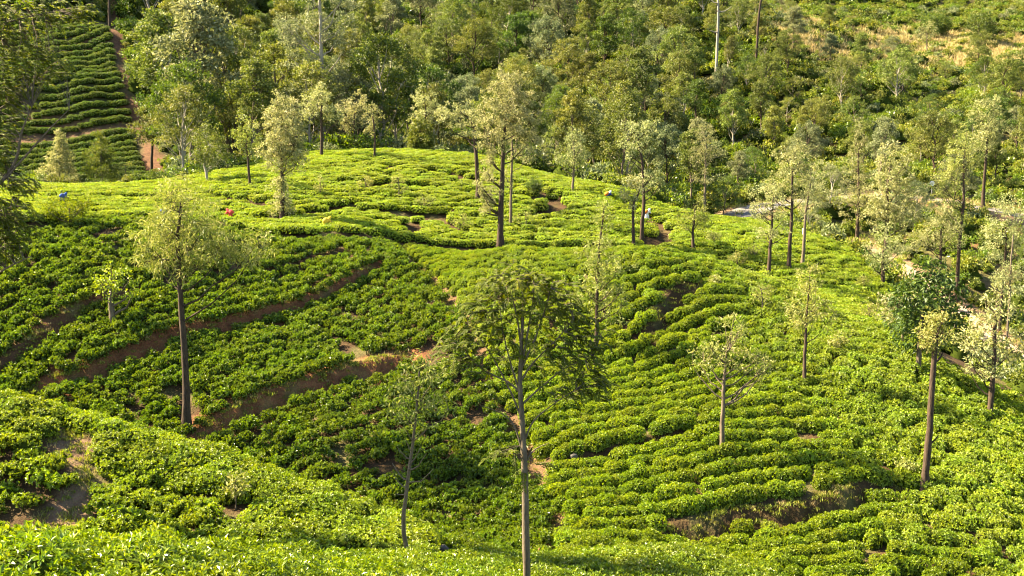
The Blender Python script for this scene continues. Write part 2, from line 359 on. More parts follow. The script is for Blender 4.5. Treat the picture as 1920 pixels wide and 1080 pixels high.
def ground_h(x, y):
    x = np.asarray(x, float); y = np.asarray(y, float)
    h = base_h(x, y)
    m = y < 130
    def on(f, mm):
        nonlocal h
        if mm.any():
            h = h.copy(); h[mm] = f(x[mm], y[mm], h[mm])
    sh = h.shape; x = x.ravel(); y = y.ravel(); h = h.ravel()
    on(lambda a, b, c: c + bank(a, b, BANK_A, 0.7, 0.4) + bank(a, b, BANK_B, 0.8, 0.4) + bank(a, b, BANK_C, 0.55, 0.4) + bank(a, b, BANK_D, 0.3, 0.4) + bank(a, b, BANK_R, 0.75, 0.4)
       + bank(a, b, BANK_R1, 0.6, 0.6) + bank(a, b, BANK_R2, 0.8, 0.8), (y > 33) & (y < 85) & (x > -50) & (x < 25))
    on(lambda a, b, c: c - 0.35 * np.exp(-(seg_dist(a, b, PATH_G)[0] / 0.6) ** 2) - 0.25 * np.exp(-(seg_dist(a, b, PATH_K)[0] / 0.8) ** 2), (y > 28) & (y < 85) & (x > -25) & (x < 8))
    on(lambda a, b, c: c + 0.8 * (sstep(-0.5, 0.5, b - edge_y(a / b)) - 0.5) * np.exp(-np.abs(b - edge_y(a / b)) / 2.5) * sstep(-0.03, -0.13, a / b), (y > 45) & (y < 90) & (x / y < 0))
    def cut(a, b, c):
        for L_, w_ in zip(CUTS, CUT_W):
            m_ = (a > L_[:, 0].min() - 2) & (a < L_[:, 0].max() + 2) & (b > L_[:, 1].min() - 2) & (b < L_[:, 1].max() + 2)
            if m_.any(): c = c.copy(); c[m_] -= 0.35 * np.exp(-(seg_dist(a[m_], b[m_], L_)[0] / w_) ** 2)
        return c
    on(cut, (y > 60) & (y < 112))
    for RL, wd in ((ROAD, 2.4), (TRACK, 1.7)):
        mm = (y > 60) & (y < 130) & (x > 12)
        if mm.any():
            d, t = seg_dist(x[mm], y[mm], RL)
            rz = np.interp(t, np.linspace(0, 1, len(RL)), RL[:, 2]) - 0.06
            k = 1 - sstep(wd, wd + 3.5, np.abs(d)); h[mm] = h[mm] * (1 - k) + rz * k
    far = sstep(110, 150, y)
    h = h + (vnoise(x, y, 2.6, 3) - 0.5) * (0.16 + 0.7 * far) + (vnoise(x, y, 9, 5) - 0.5) * (0.25 * sstep(30, 50, y) + 2.2 * far) + (vnoise(x, y, 0.7, 7) - 0.5) * 0.12
    return h.reshape(sh)

def fhit(px, py, y0=6.0): return hit(px, py, y0, hf=ground_h)

# ---------------------------------------------------------------- ground sheet
def in_T(u, y, px, py):
    return (px > -260) & (px < np.interp(py, [-60, 60, 190, 330], [190, 200, 232, 268])) & (y > 119) & (y < 158)
def colours(x, y, z):
    px, py = project(x, y, z); u = x / y
    n1 = vnoise(x, y, 3.0, 1); n2 = vnoise(x, y, 0.9, 2); n3 = vnoise(x, y, 14, 4)
    c = np.empty((len(x), 3)); c[:] = (0.06, 0.037, 0.018)
    def put(mask, col, k):
        k = (np.clip(k, 0, 1) * mask)[:, None]; c[:] = c * (1 - k) + np.array(col) * k
    farm = y > crest_y(u) + 2
    put(farm, (0.06, 0.062, 0.022), 1.0)
    scr = farm & (px > 1250)
    put(scr, (0.12, 0.10, 0.036), 0.75 * n3 + 0.25)
    put(scr, (0.16, 0.095, 0.05), sstep(0.7, 0.9, n1) * 0.7)
    put(farm, (0.18, 0.09, 0.045), sstep(0.72, 0.92, vnoise(x, y, 6, 9)) * 0.6)
    dry = sstep(1440, 1540, px) * np.exp(-((py - np.interp(px, [1440, 1560, 1900], [40, 82, 105])) / 34) ** 2) * (y > 170)
    put(y > 170, (0.27, 0.22, 0.085), dry * (0.55 + 0.6 * n1))
    for L, w, col in ((BANK_A, 0.6, (0.16, 0.068, 0.028)), (BANK_B, 0.7, (0.175, 0.078, 0.033)), (BANK_C, 0.4, (0.105, 0.056, 0.026)), (BANK_D, 0.3, (0.09, 0.05, 0.024)), (PATH_G, 0.3, (0.12, 0.072, 0.038)), (PATH_K, 0.4, (0.17, 0.11, 0.066)), (BANK_R, 0.6, (0.06, 0.04, 0.018))):
        m = (np.abs(x - L[:, 0].mean()) < 30) & (y > 25) & (y < 85)
        if m.any():
            d = np.abs(seg_dist(x[m], y[m], L)[0]); k = np.zeros(len(x)); k[m] = 1 - sstep(w, w + 0.7, d); put(k > 0, col, k)
    m = (y > 100) & (px < 420)
    if m.any():
        k = np.zeros(len(x)); k[m] = 1 - sstep(0.5, 1.8, np.abs(seg_dist(x[m], y[m], SOIL_T)[0]) - 2.5 * (n1[m] - 0.5)); put(k > 0, (0.125, 0.066, 0.036), k)
        k[:] = 0; k[m] = 1 - sstep(0.4, 1.0, np.abs(seg_dist(x[m], y[m], TRACK_T)[0])); put(k > 0, (0.13, 0.078, 0.042), k)
    m = (y > 60) & (y < 135) & (x > 12)
    if m.any():
        for RL, w in ((ROAD, 2.2), (TRACK, 1.6)):
            k = np.zeros(len(x)); k[m] = 1 - sstep(w + 0.6, w + 2.2, np.abs(seg_dist(x[m], y[m], RL)[0]) - 1.2 * (n1[m] - 0.5)); put(k > 0, (0.22, 0.145, 0.085), k)
    tea = ~farm
    put(tea, (0.085, 0.085, 0.03), sstep(0.6, 0.85, n2) * 0.6)
    return np.c_[c * (0.8 + 0.4 * n2[:, None]), np.ones(len(c))]

def build_ground():
    nu, nv = 380, 560
    U = np.linspace(-0.78, 0.78, nu); Yv = np.exp(np.linspace(math.log(4.2), math.log(415), nv))
    X = U[:, None] * Yv[None, :]; Y = np.broadcast_to(Yv, X.shape); Z = ground_h(X, Y)
    V = np.stack([X, Y, Z], -1).reshape(-1, 3)
    i = np.arange(nu - 1)[:, None] * nv + np.arange(nv - 1)[None, :]
    F = np.stack([i, i + nv, i + nv + 1, i + 1], -1).reshape(-1, 4)
    me = mesh_from("ground", V, [F], [M_GROUND], col=colours(V[:, 0], V[:, 1], V[:, 2]), smooth=True)
    link("ground", me, kind="structure", label="brown soil of the tea hillside and the far slopes")
build_ground()

def ribbon(name, L, w, mat, lift, **kw):
    L = np.asarray(L); T = unit(np.gradient(L[:, :2], axis=0)); S = np.c_[-T[:, 1], T[:, 0]]; rows = []
    for j, o in enumerate(np.linspace(-w, w, 7)):
        oo = o * (1 + 0.07 * (vnoise(np.arange(len(L)) * 1.0, np.full(len(L), j), 3, 6) - 0.5) * (abs(o) > w * 0.9))
        p = L[:, :2] + S * oo[:, None]; rows.append(np.c_[p, np.maximum(ground_h(p[:, 0], p[:, 1]) + lift, L[:, 2] - 0.06 + lift)])
    V = np.stack(rows, 1).reshape(-1, 3); i = np.arange(len(L) - 1)[:, None] * 7 + np.arange(6)[None, :]
    F = np.stack([i + 7, i, i + 1, i + 8], -1).reshape(-1, 4)
    return link(name, mesh_from(name, V, [F], [mat], smooth=True), **kw)
ribbon("road", ROAD, 2.1, M_ROAD, 0.05, kind="structure", label="narrow grey asphalt road below the scrub hillside")
ribbon("dirt_track", TRACK, 1.2, M_DIRT, 0.05, kind="structure", label="pale dusty track beyond the tea slope")

# ---------------------------------------------------------------- tea bushes
def dome_core(g, rx, ry, h, k, seed, mi, z0=0.0, bump=0.12):
    r = np.random.default_rng(seed); nt, npz = 12, 5
    V = []
    for i in range(npz + 1):
        f = i / npz; ang = f * math.pi / 2
        for j in range(nt):
            a = 2 * math.pi * j / nt; q = 1 + bump * r.normal()
            V.append((math.cos(a) * rx * (math.cos(ang) ** 0.6) * q, math.sin(a) * ry * (math.cos(ang) ** 0.6) * q, z0 + h * math.sin(ang) ** 0.8 * (1 + 0.05 * r.normal())))
    F = []
    for i in range(npz):
        for j in range(nt):
            F.append((i * nt + j, i * nt + (j + 1) % nt, (i + 1) * nt + (j + 1) % nt, (i + 1) * nt + j))
    g.add(np.array(V) * [1, 1, 1], F, mi, 0.1, True)

def rosettes(g, C, O, per, r, L, W, spread=0.55, tint=(0.45, 0.2), top=None, mi=0):
    """whorls of leaves: C centres, O outward directions"""
    K = len(C); n = K * per; Cn = np.repeat(C, per, 0); On = np.repeat(unit(O), per, 0)
    tg = unit(np.cross(On, unit(r.normal(size=(n, 3))))); e = r.uniform(0.15, 1.0, (n, 1))
    A = tg * (spread + 0.5 * e) + On * (1.05 - e) + [0, 0, 0.12] + 0.22 * r.normal(size=(n, 3))
    N = On * 1.0 - tg * 0.25 + 0.38 * r.normal(size=(n, 3))
    k = r.uniform(0.65, 1.25, n); P = Cn + tg * 0.012 - On * r.uniform(0, 0.05, (n, 1))
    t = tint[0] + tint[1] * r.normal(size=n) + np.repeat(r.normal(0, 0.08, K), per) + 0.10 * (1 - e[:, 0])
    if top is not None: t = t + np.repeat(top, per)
    V, F = leaf_geo(P, A, N, L * k, W * k); g.add(V, F, mi, np.repeat(np.clip(t, 0, 1), 4))

def blue(r, n, f):
    """n spread-out samples: of 6n random ones keep those far from the others"""
    P = f(6 * n); keep = [0]; d = np.linalg.norm(P - P[0], axis=1)
    for _ in range(n - 1):
        i = int(np.argmax(d * r.uniform(0.75, 1.0, len(d)))); keep.append(i); d = np.minimum(d, np.linalg.norm(P - P[i], axis=1))
    return P[keep]

def bush_compact(seed, rx=0.62, ry=0.60, h=0.78, K=75, per=13, L=0.125, W=0.058, flat=0.55, mats=None, tint=(0.42, 0.2), jit=0.035, name="tea_bush"):
    r = np.random.default_rng(seed); g = Geo(); ph = r.uniform(0, 6.28, 4); am = r.uniform(0.03, 0.09, 4)
    def f(n):
        th = r.uniform(0, 2 * math.pi, n); cz = r.uniform(-0.25, 1, n); s = np.sqrt(1 - np.clip(cz, 0, 1) ** 2)
        lob = 1 + sum(a * np.cos((k + 2) * th + p) for k, (a, p) in enumerate(zip(am, ph)))
        z = h * np.where(cz > 0, 0.36 + 0.64 * np.clip(cz, 0, 1) ** flat, 0.36 + cz * 1.1)
        return np.c_[np.cos(th) * rx * s ** 0.7 * lob * np.where(cz < 0, 1 + cz * 0.5, 1), np.sin(th) * ry * s ** 0.7 * lob * np.where(cz < 0, 1 + cz * 0.5, 1), z]
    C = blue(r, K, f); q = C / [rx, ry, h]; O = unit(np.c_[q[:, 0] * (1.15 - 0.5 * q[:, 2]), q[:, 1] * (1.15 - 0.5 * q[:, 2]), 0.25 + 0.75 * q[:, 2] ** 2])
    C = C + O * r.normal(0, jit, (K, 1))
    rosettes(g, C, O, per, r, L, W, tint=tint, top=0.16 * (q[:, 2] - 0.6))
    dome_core(g, rx * 0.80, ry * 0.80, h * 0.82, 0, seed + 1, 1)
    return g.mesh(name, mats)

def bush_loose(seed, mats=None, L=0.13, W=0.06, per=11, tint=(0.42, 0.22), name="tea_bush"):
    r = np.random.default_rng(seed); g = Geo(); nc = int(r.integers(6, 9)); ts = r.uniform(0, 6.28)
    for i in range(nc):
        a = ts + i * 2.4; q = 0.42 * math.sqrt((i + 0.3) / nc) * 1.25
        c = np.array([math.cos(a) * q, math.sin(a) * q, r.uniform(0.40, 0.70) - 0.3 * q]); rc = r.uniform(0.20, 0.32)
        d = blue(r, 12, lambda n: unit(r.normal(size=(n, 3)) + [0, 0, 0.4])); C = c + d * rc * r.uniform(0.75, 1.15, (12, 1)) * [1, 1, 0.85]
        rosettes(g, C, d + [0, 0, 0.25], per, r, L, W, 0.5, tint)
        dv = np.array([[1, 0, 0], [-1, 0, 0], [0, 1, 0], [0, -1, 0], [0, 0, 1], [0, 0, -1]]) * rc * 0.6 + c
        g.add(dv, [(0, 2, 4), (2, 1, 4), (1, 3, 4), (3, 0, 4), (2, 0, 5), (1, 2, 5), (3, 1, 5), (0, 3, 5)], 1, 0.1)
        V, F = tube([[c[0] * 0.25, c[1] * 0.25, -0.25], [c[0] * 0.6, c[1] * 0.6, c[2] * 0.5], c], [0.022, 0.016, 0.01], 4); g.add(V, F, 1, 0.1)
    return g.mesh(name, mats)

NV = 6
TEA = {}
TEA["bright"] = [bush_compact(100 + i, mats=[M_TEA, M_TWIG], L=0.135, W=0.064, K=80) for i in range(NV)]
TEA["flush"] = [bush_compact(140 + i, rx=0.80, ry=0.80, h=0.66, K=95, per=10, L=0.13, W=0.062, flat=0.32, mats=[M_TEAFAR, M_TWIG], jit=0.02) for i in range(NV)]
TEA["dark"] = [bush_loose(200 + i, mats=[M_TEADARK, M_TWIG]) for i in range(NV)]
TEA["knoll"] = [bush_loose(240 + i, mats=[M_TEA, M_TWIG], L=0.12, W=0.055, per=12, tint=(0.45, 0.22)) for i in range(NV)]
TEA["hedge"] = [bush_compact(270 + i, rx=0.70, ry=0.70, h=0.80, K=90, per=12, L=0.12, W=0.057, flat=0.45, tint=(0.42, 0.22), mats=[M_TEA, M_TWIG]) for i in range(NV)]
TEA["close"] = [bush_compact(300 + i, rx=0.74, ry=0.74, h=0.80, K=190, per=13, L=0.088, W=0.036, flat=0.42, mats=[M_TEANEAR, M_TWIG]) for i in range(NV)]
TEA["shade"] = [bush_compact(340 + i, rx=0.9, ry=0.75, h=0.9, mats=[M_TERRACE, M_TWIG], K=70, per=11, L=0.19, W=0.09) for i in range(3)]

def row_field(lines):
    P = []; S = []; s = 0.0; prev = None
    for L in lines:
        q = L[:: max(1, len(L) // 14)]
        if prev is not None:
            d = np.linalg.norm(q[:, None, :] - prev[None, :, :], axis=-1).min(1); s += float(np.median(d))
        P.append(q[:, :2]); S.append(np.full(len(q), s)); prev = L
    return TPS(np.concatenate(P), np.concatenate(S), 5e-3)

ROW_M = row_field([line(s, n=40) for s in (
    "450 935 40;560 885;680 850;800 815;900 790", "372 822 41;420 797;470 772;530 745;600 722;660 705;720 690;800 660",
    "20 755 40;90 725;160 697;250 668;330 632;430 608;520 585;600 558;670 522;725 490", "-60 735 41;0 697;60 655;110 612;170 580;280 545;400 515;560 480;650 455",
    "-60 560;60 520;180 480;330 450;450 440")])
ROW_R = row_field([line(s, n=40) for s in (
    "1130 1080 36;1260 1070 36;1420 1060 36;1560 1040;1720 1050;1900 1075", "1080 1010;1140 993;1280 1000;1380 984;1470 974;1540 958;1640 930;1760 960;1900 1020",
    "1030 870;1110 858;1180 842;1250 826;1330 805;1440 790;1560 800;1700 850;1820 910;1920 975", "930 800;1000 780;1080 755;1180 742;1280 722;1400 690;1500 690;1620 730;1760 810;1920 905",
    "900 690;1010 690;1120 690;1180 650;1250 612;1330 590;1420 590;1520 640;1640 690;1780 770;1920 850", "850 560;960 560;1080 560;1180 545;1280 525;1360 535;1460 570;1560 622;1700 690;1850 775;1920 815",
    "800 475;940 472;1080 470;1200 477;1320 497;1440 533;1560 595;1700 655;1850 745;1920 795")])
ROW_H = row_field([line(s, n=40) for s in (
    "0 420 60;200 416 60;400 420 60;520 442 60;700 448 60;900 460 70;1060 455 70;1200 462 70;1330 482 70;1450 522 70;1580 590 66",
    "0 385;200 385;400 385;520 400;700 405;900 415;1060 408;1200 425;1330 455;1460 500;1600 570",
    "0 360;200 358;400 355;560 350;700 355;900 365;1060 370;1200 390;1340 425;1480 465;1600 510",
    "0 347 80;200 348 80;380 335 85;560 295 90;700 288 90;900 298 90;1000 325 90;1150 352 85;1400 416 85;1560 458 80")])
ROW_T = row_field([line(s, n=30) for s in ("0 335 110;140 318;270 300", "0 290 110;130 275;262 255", "38 262;110 250;180 240;262 226", "0 190;140 172;240 150", "0 100;130 80;215 62", "0 40;120 15;205 -10")])

def thin(x, y, d):
    """keep points at least d apart (greedy, in order)"""
    cell = {}; keep = []
    for i in range(len(x)):
        a, b = int(x[i] // d[i]) if False else int(x[i] // 1.0), int(y[i] // 1.0); ok = True
        for p in (a - 1, a, a + 1):
            for q in (b - 1, b, b + 1):
                for j in cell.get((p, q), ()):
                    if (x[i] - x[j]) ** 2 + (y[i] - y[j]) ** 2 < d[i] * d[i]: ok = False; break
                if not ok: break
            if not ok: break
        if ok: cell.setdefault((a, b), []).append(i); keep.append(i)
    return np.array(keep, int)

def candidates(x0, x1, y0, y1, step):
    n = int((x1 - x0) * (y1 - y0) / step ** 2); return RNG.uniform(x0, x1, n), RNG.uniform(y0, y1, n)

ISLES = line("1560 470 90;1580 470 90")  # unused marker kept short
def clear_of(x, y, lines):
    ok = np.ones(len(x), bool)
    for L, lo, hi in lines:
        m = (x > L[:, 0].min() - 3) & (x < L[:, 0].max() + 3) & (y > L[:, 1].min() - 3) & (y < L[:, 1].max() + 3)
        if m.any(): d = seg_dist(x[m], y[m], L)[0]; ok[m] &= ~((d > lo) & (d < hi))
    return ok

BUSH = []      # (x, y, kind, size, yaw, along-row stretch, group)
def put_bushes(x, y, kind, size, yaw, group):
    for a, b, s, w in zip(x, y, size, yaw): BUSH.append((a, b, kind, s, w, group))

def rows(x, y, fld, spacing, tol):
    s = fld(x, y) / spacing; e = 0.05
    gx = (fld(x + e, y) - fld(x - e, y)); gy = (fld(x, y + e) - fld(x, y - e))
    m = np.abs(s - np.round(s)) < tol
    return m, np.arctan2(gy, gx) + math.pi / 2, np.round(s)

def gully_u(y): o = np.argsort(PATH_G[:, 1]); return np.interp(y, PATH_G[o, 1], PATH_G[o, 0] / PATH_G[o, 1])

def fill_gaps(x, y, yaw, cx, cy, d):
    """where rows drift apart, more bushes stand between them"""
    n = len(x); c = RNG.permutation(len(cx))[:30000]; X = np.r_[x, cx[c]]; Y = np.r_[y, cy[c]]
    k = thin(X, Y, np.r_[np.zeros(n), np.full(len(c), d)]); return X[k], Y[k], np.r_[yaw, RNG.uniform(0, 6.28, len(c))][k]

# near tea on our own hill
x, y = candidates(-20, 22, 7, 33, 0.22); u = x / y
m = (y < near_y(u)) & (np.abs(u) < 0.62); x, y = x[m], y[m]; k = thin(x, y, np.full(len(x), 0.62)); x, y = x[k], y[k]
_tb = fhit(985, 1079); m = np.hypot(x - _tb[0], y - _tb[1]) > 0.45; x, y = x[m], y[m]
put_bushes(x, y, "close", RNG.uniform(0.85, 1.12, len(x)), RNG.uniform(0, 6.28, len(x)), "N")
# the knoll
x, y = candidates(-32, 1, 20, 43, 0.25); u = x / y; px, py = project(x, y, base_h(x, y))
m = (y > near_y(u) + 1.5) & (u < -0.09) & (y < np.interp(px, [-300, 0, 390, 640, 760, 900], [40.5, 40, 40, 38.8, 37, 36])) & (u > -0.68)
x, y = x[m], y[m]; k = thin(x, y, 0.42 + 0.22 * vnoise(x, y, 3, 12)); x, y = x[k], y[k]
px, py = project(x, y, base_h(x, y))
m = clear_of(x, y, [(PATH_K, -0.5, 0.5)]) & ~((py > 900) & (vnoise(x, y, 1.1, 15) > 0.74)) & ~((px < 150) & (py > 840) & (vnoise(x, y, 1.0, 17) > 0.62)); x, y, px = x[m], y[m], px[m]
_top = (y > 34.3) | (px > 420)
put_bushes(x[~_top], y[~_top], "knoll", RNG.uniform(0.62, 0.95, (~_top).sum()), RNG.uniform(0, 6.28, (~_top).sum()), "K")
put_bushes(x[_top], y[_top], "hedge", RNG.uniform(0.68, 0.88, _top.sum()), RNG.uniform(0, 6.28, _top.sum()), "K")
# steep slope of dark, loose bushes
x, y = candidates(-48, 6, 36, 76, 0.16); u = x / y; px, py = project(x, y, base_h(x, y))
m = (u < gully_u(y) - 0.006) & (u > -0.66) & (y < edge_y(u) - 0.7) & (y > np.interp(px, [-300, 0, 390, 640, 760, 900], [41, 40.8, 40.5, 39.2, 36.5, 35]))
x, y = x[m], y[m]; cx, cy = x, y; m, yaw, _ = rows(x, y, ROW_M, 0.80, 0.19); x, y, yaw = x[m], y[m], yaw[m]
k = thin(x, y, 0.38 + 0.10 * vnoise(x, y, 2, 3)); x, y, yaw = fill_gaps(x[k], y[k], yaw[k], cx, cy, 0.60)
m = clear_of(x, y, [(BANK_A, -0.26, 0.16), (BANK_B, -0.32, 0.2), (BANK_C, -0.22, 0.14), (PATH_G, -0.3, 0.3)]) & (vnoise(x, y, 1.3, 21) < 0.84); x, y, yaw = x[m], y[m], yaw[m]
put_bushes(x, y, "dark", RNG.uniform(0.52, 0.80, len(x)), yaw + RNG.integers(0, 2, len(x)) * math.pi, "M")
# bright rows across the gully
x, y = candidates(-12, 42, 34, 74, 0.16); u = x / y; px, py = project(x, y, base_h(x, y))
m = (u > gully_u(y) + 0.008) & (u < 0.68) & (y < edge_y(u) - 0.1) & (y > np.maximum(near_y(u) + 2.5, 35.2))
x, y = x[m], y[m]; cx, cy = x, y; m, yaw, _ = rows(x, y, ROW_R, 0.95, 0.085); x, y, yaw = x[m], y[m], yaw[m]
k = thin(x, y, 0.37 + 0.07 * vnoise(x, y, 0.8, 33)); x, y, yaw = fill_gaps(x[k], y[k], yaw[k], cx, cy, 0.64)
px, py = project(x, y, base_h(x, y))
m = clear_of(x, y, [(PATH_G, -0.4, 0.4), (BANK_R, -0.24, 0.1), (BANK_R1, -0.22, 0.1), (BANK_R2, -0.3, 0.3)]) & ~((vnoise(x, y, 1.2, 44) > 0.93)) & ~((px > 1500) & (py > 820) & (vnoise(x, y, 0.75, 45) > 0.80)); x, y, yaw = x[m], y[m], yaw[m]
put_bushes(x, y, "bright", RNG.uniform(0.54, 0.70, len(x)), yaw + RNG.integers(0, 2, len(x)) * math.pi, "R")
# flat shelf and rounded hill behind
x, y = candidates(-75, 62, 46, 113, 0.3); u = x / y
m = (y > edge_y(u) + 0.15) & (y < crest_y(u) + 2.0) & (np.abs(u) < 0.66) & ~((u > 0.42) & (y > 56))
x, y = x[m], y[m]; m, yaw, _ = rows(x, y, ROW_H, 0.86, 0.22); x, y, yaw = x[m], y[m], yaw[m]
k = thin(x, y, 0.54 + 0.1 * vnoise(x, y, 3, 8)); x, y, yaw = x[k], y[k], yaw[k]
m = clear_of(x, y, [(L, -w, w) for L, w in zip(CUTS, CUT_W)]) & (vnoise(x, y, 1.4, 55) < 0.95); x, y, yaw = x[m], y[m], yaw[m]
put_bushes(x, y, "flush", RNG.uniform(0.72, 0.92, len(x)), yaw, "H")
# terraced field under the far wood
x, y = candidates(-110, -40, 112, 160, 0.17); px, py = project(x, y, base_h(x, y)); u = x / y
m = in_T(u, y, px, py) & (u > -0.68)
x, y = x[m], y[m]; m, yaw, _ = rows(x, y, ROW_T, 1.75, 0.09); x, y, yaw = x[m], y[m], yaw[m]
k = thin(x, y, np.full(len(x), 0.6)); x, y, yaw = x[k], y[k], yaw[k]
m = clear_of(x, y, [(TRACK_T, -0.7, 0.7)]); x, y, yaw = x[m], y[m], yaw[m]
put_bushes(x, y, "shade", RNG.uniform(0.68, 0.85, len(x)), yaw, "T")

bx = np.array([b[0] for b in BUSH]); by = np.array([b[1] for b in BUSH]); bz = ground_h(bx, by)
bs = np.array([b[3] for b in BUSH]); byaw = np.array([b[4] for b in BUSH]); bk = [b[2] for b in BUSH]; bg = [b[5] for b in BUSH]
bpx, bpy_ = project(bx, by, bz + 0.5)
bvar = RNG.integers(0, NV, len(bx)); btilt = RNG.normal(0, 0.07, (len(bx), 2))
# which bushes show: walk the sight line over the ground
def seen(i):
    f = np.linspace(0.25, 0.985, 60); X = bx[i] * f; Yq = by[i] * f; Z = CAMZ + (bz[i] + 0.9 - CAMZ) * f
    return bool((Z > base_h(X, Yq) + 0.55).all())
order = np.argsort(-bs / by); chosen = []; per = {"N": 0, "K": 0, "M": 0, "R": 0}; cap = {"N": 95, "K": 75, "M": 60, "R": 70}
for i in order:
    g_ = bg[i]
    if g_ in per and per[g_] < cap[g_] and -5 < bpx[i] < 1925 and bpy_[i] < 1085 and seen(i): chosen.append(int(i)); per[g_] += 1
    if len(chosen) >= 300: break
LBL = {"N": ("glossy tea bush on the nearest bed", "tea bushes of the nearest bed"),
       "K": ("yellow-green tea bush on the knoll", "tea bushes on the knoll"),
       "M": ("ragged deep-green tea bush low on the slope of brown banks", "tea bushes on the slope of brown banks"),
       "R": ("rounded bright tea bush in the low rows", "tea bushes in the low rows beyond the gully path")}
def stretch(i): return (bs[i] * (1.16 if bk[i] == "bright" else 1.15 if bk[i] == "dark" else 1.0), bs[i] * (0.82 if bk[i] == "bright" else 0.9 if bk[i] == "dark" else 1.0), bs[i] * (1.35 if bk[i] == "bright" else 1.25 if bk[i] == "dark" else 1.0))
def where_bush(i):
    """which stretch of its bed a bush stands in, by things one can find in the photograph"""
    q, v = bpx[i], bpy_[i]
    if bg[i] == "N": return "below the knoll's soil path" if q < 300 else "below the knoll's falling end" if q < 640 else "below the thin crooked tree" if q < 900 else "round the drooping tree's foot" if q < 1110 else "below the lowest bright rows"
    if bg[i] == "K": return "beside its soil path" if q < 210 and v > 800 else "along its crest" if v < 850 else "at its low end toward the thin crooked tree" if q > 480 else "on its bare-patched flank"
    if bg[i] == "M": return "below the lower brown bank" if q < 700 else "behind the thin crooked tree" if q < 860 else "behind the drooping tree's trunk"
    return "next to the gully path" if q < 1160 else "above the dark grassy bank" if q < 1420 else "below the wide low-branching silver oak" if q < 1640 else "round the pollarded trunk" if q < 1800 else "past the pollarded trunk"
for i in chosen:
    me = TEA[bk[i]][bvar[i] % len(TEA[bk[i]])]; w_ = where_bush(i)
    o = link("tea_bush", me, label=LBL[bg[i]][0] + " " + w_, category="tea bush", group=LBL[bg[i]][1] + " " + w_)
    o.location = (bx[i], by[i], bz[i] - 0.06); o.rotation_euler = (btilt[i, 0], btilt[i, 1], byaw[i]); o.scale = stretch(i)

def scatter(name, protos, P, rot, scl, var, **props):
    """one object that sets the prototypes out on its points"""
    me = bpy.data.meshes.new(name); me.vertices.add(len(P)); me.vertices.foreach_set("co", np.asarray(P, np.float32).ravel())
    a = me.attributes.new("rot", 'FLOAT_VECTOR', 'POINT'); a.data.foreach_set("vector", np.asarray(rot, np.float32).ravel())
    a = me.attributes.new("scl", 'FLOAT_VECTOR', 'POINT'); a.data.foreach_set("vector", np.asarray(scl, np.float32).ravel())
    a = me.attributes.new("var", 'INT', 'POINT'); a.data.foreach_set("value", np.asarray(var, np.int32))
    c = bpy.data.collections.new(name + "_kinds")
    for i, p in enumerate(protos): c.objects.link(bpy.data.objects.new("%s_kind_%03d" % (name, i), p))
    ng = bpy.data.node_groups.new(name, 'GeometryNodeTree')
    ng.interface.new_socket("Geometry", in_out='INPUT', socket_type='NodeSocketGeometry'); ng.interface.new_socket("Geometry", in_out='OUTPUT', socket_type='NodeSocketGeometry')
    N = ng.nodes.new; gi = N("NodeGroupInput"); go = N("NodeGroupOutput"); ip = N("GeometryNodeInstanceOnPoints"); ci = N("GeometryNodeCollectionInfo")
    ci.inputs["Collection"].default_value = c; ci.inputs["Separate Children"].default_value = True; ci.inputs["Reset Children"].default_value = True
    def attr(n, t): q = N("GeometryNodeInputNamedAttribute"); q.data_type = t; q.inputs["Name"].default_value = n; return q.outputs["Attribute"]
    lk = ng.links.new; lk(gi.outputs[0], ip.inputs["Points"]); lk(ci.outputs[0], ip.inputs["Instance"]); ip.inputs["Pick Instance"].default_value = True
    lk(attr("var", 'INT'), ip.inputs["Instance Index"]); lk(attr("rot", 'FLOAT_VECTOR'), ip.inputs["Rotation"]); lk(attr("scl", 'FLOAT_VECTOR'), ip.inputs["Scale"])
    lk(ip.outputs[0], go.inputs[0])
    o = link(name, me, kind="stuff", **props); md = o.modifiers.new("scatter", 'NODES'); md.node_group = ng
    return o

_kinds = list(TEA); _off = {}; _pro = []
for k_ in _kinds: _off[k_] = len(_pro); _pro += TEA[k_]
rest = np.setdiff1d(np.arange(len(bx)), np.array(chosen))
scatter("tea_bushes", _pro, np.c_[bx, by, bz - 0.06][rest], np.c_[btilt, byaw][rest], np.array([stretch(i) for i in rest]),
        [_off[bk[i]] + bvar[i] % len(TEA[bk[i]]) for i in rest], label="unbroken rows of tea bushes covering the hillside", category="tea bushes")

# ---------------------------------------------------------------- trees
def clump_leaves(g, C, rc, n, r, L, W, mi=0, droop=0.3, out_from=None, tint=(0.45, 0.24), outw=0.7):
    """n leaves round each clump centre"""
    K = len(C); Cn = np.repeat(C, n, 0); rcn = np.repeat(np.broadcast_to(rc, (K,)), n)[:, None]
    d = unit(r.normal(size=(K * n, 3))); P = Cn + d * rcn * (r.uniform(0.15, 1.0, (K * n, 1)) ** 0.5) * [1, 1, 0.8]
    o = d if out_from is None else unit(np.repeat(unit(C - out_from), n, 0) * 0.6 + d)
    A = o * outw + 0.6 * r.normal(size=(K * n, 3)) + [0, 0, -droop]; N = 0.7 * r.normal(size=(K * n, 3)) + o + [0, 0, 0.5]
    k = r.uniform(0.6, 1.35, K * n); t = np.clip(tint[0] + tint[1] * r.normal(size=K * n) + np.repeat(r.normal(0, 0.10, K), n), 0, 1)
    V, F = leaf_geo(P, A, N, L * k, W * k); g.add(V, F, mi, np.repeat(t, 4))

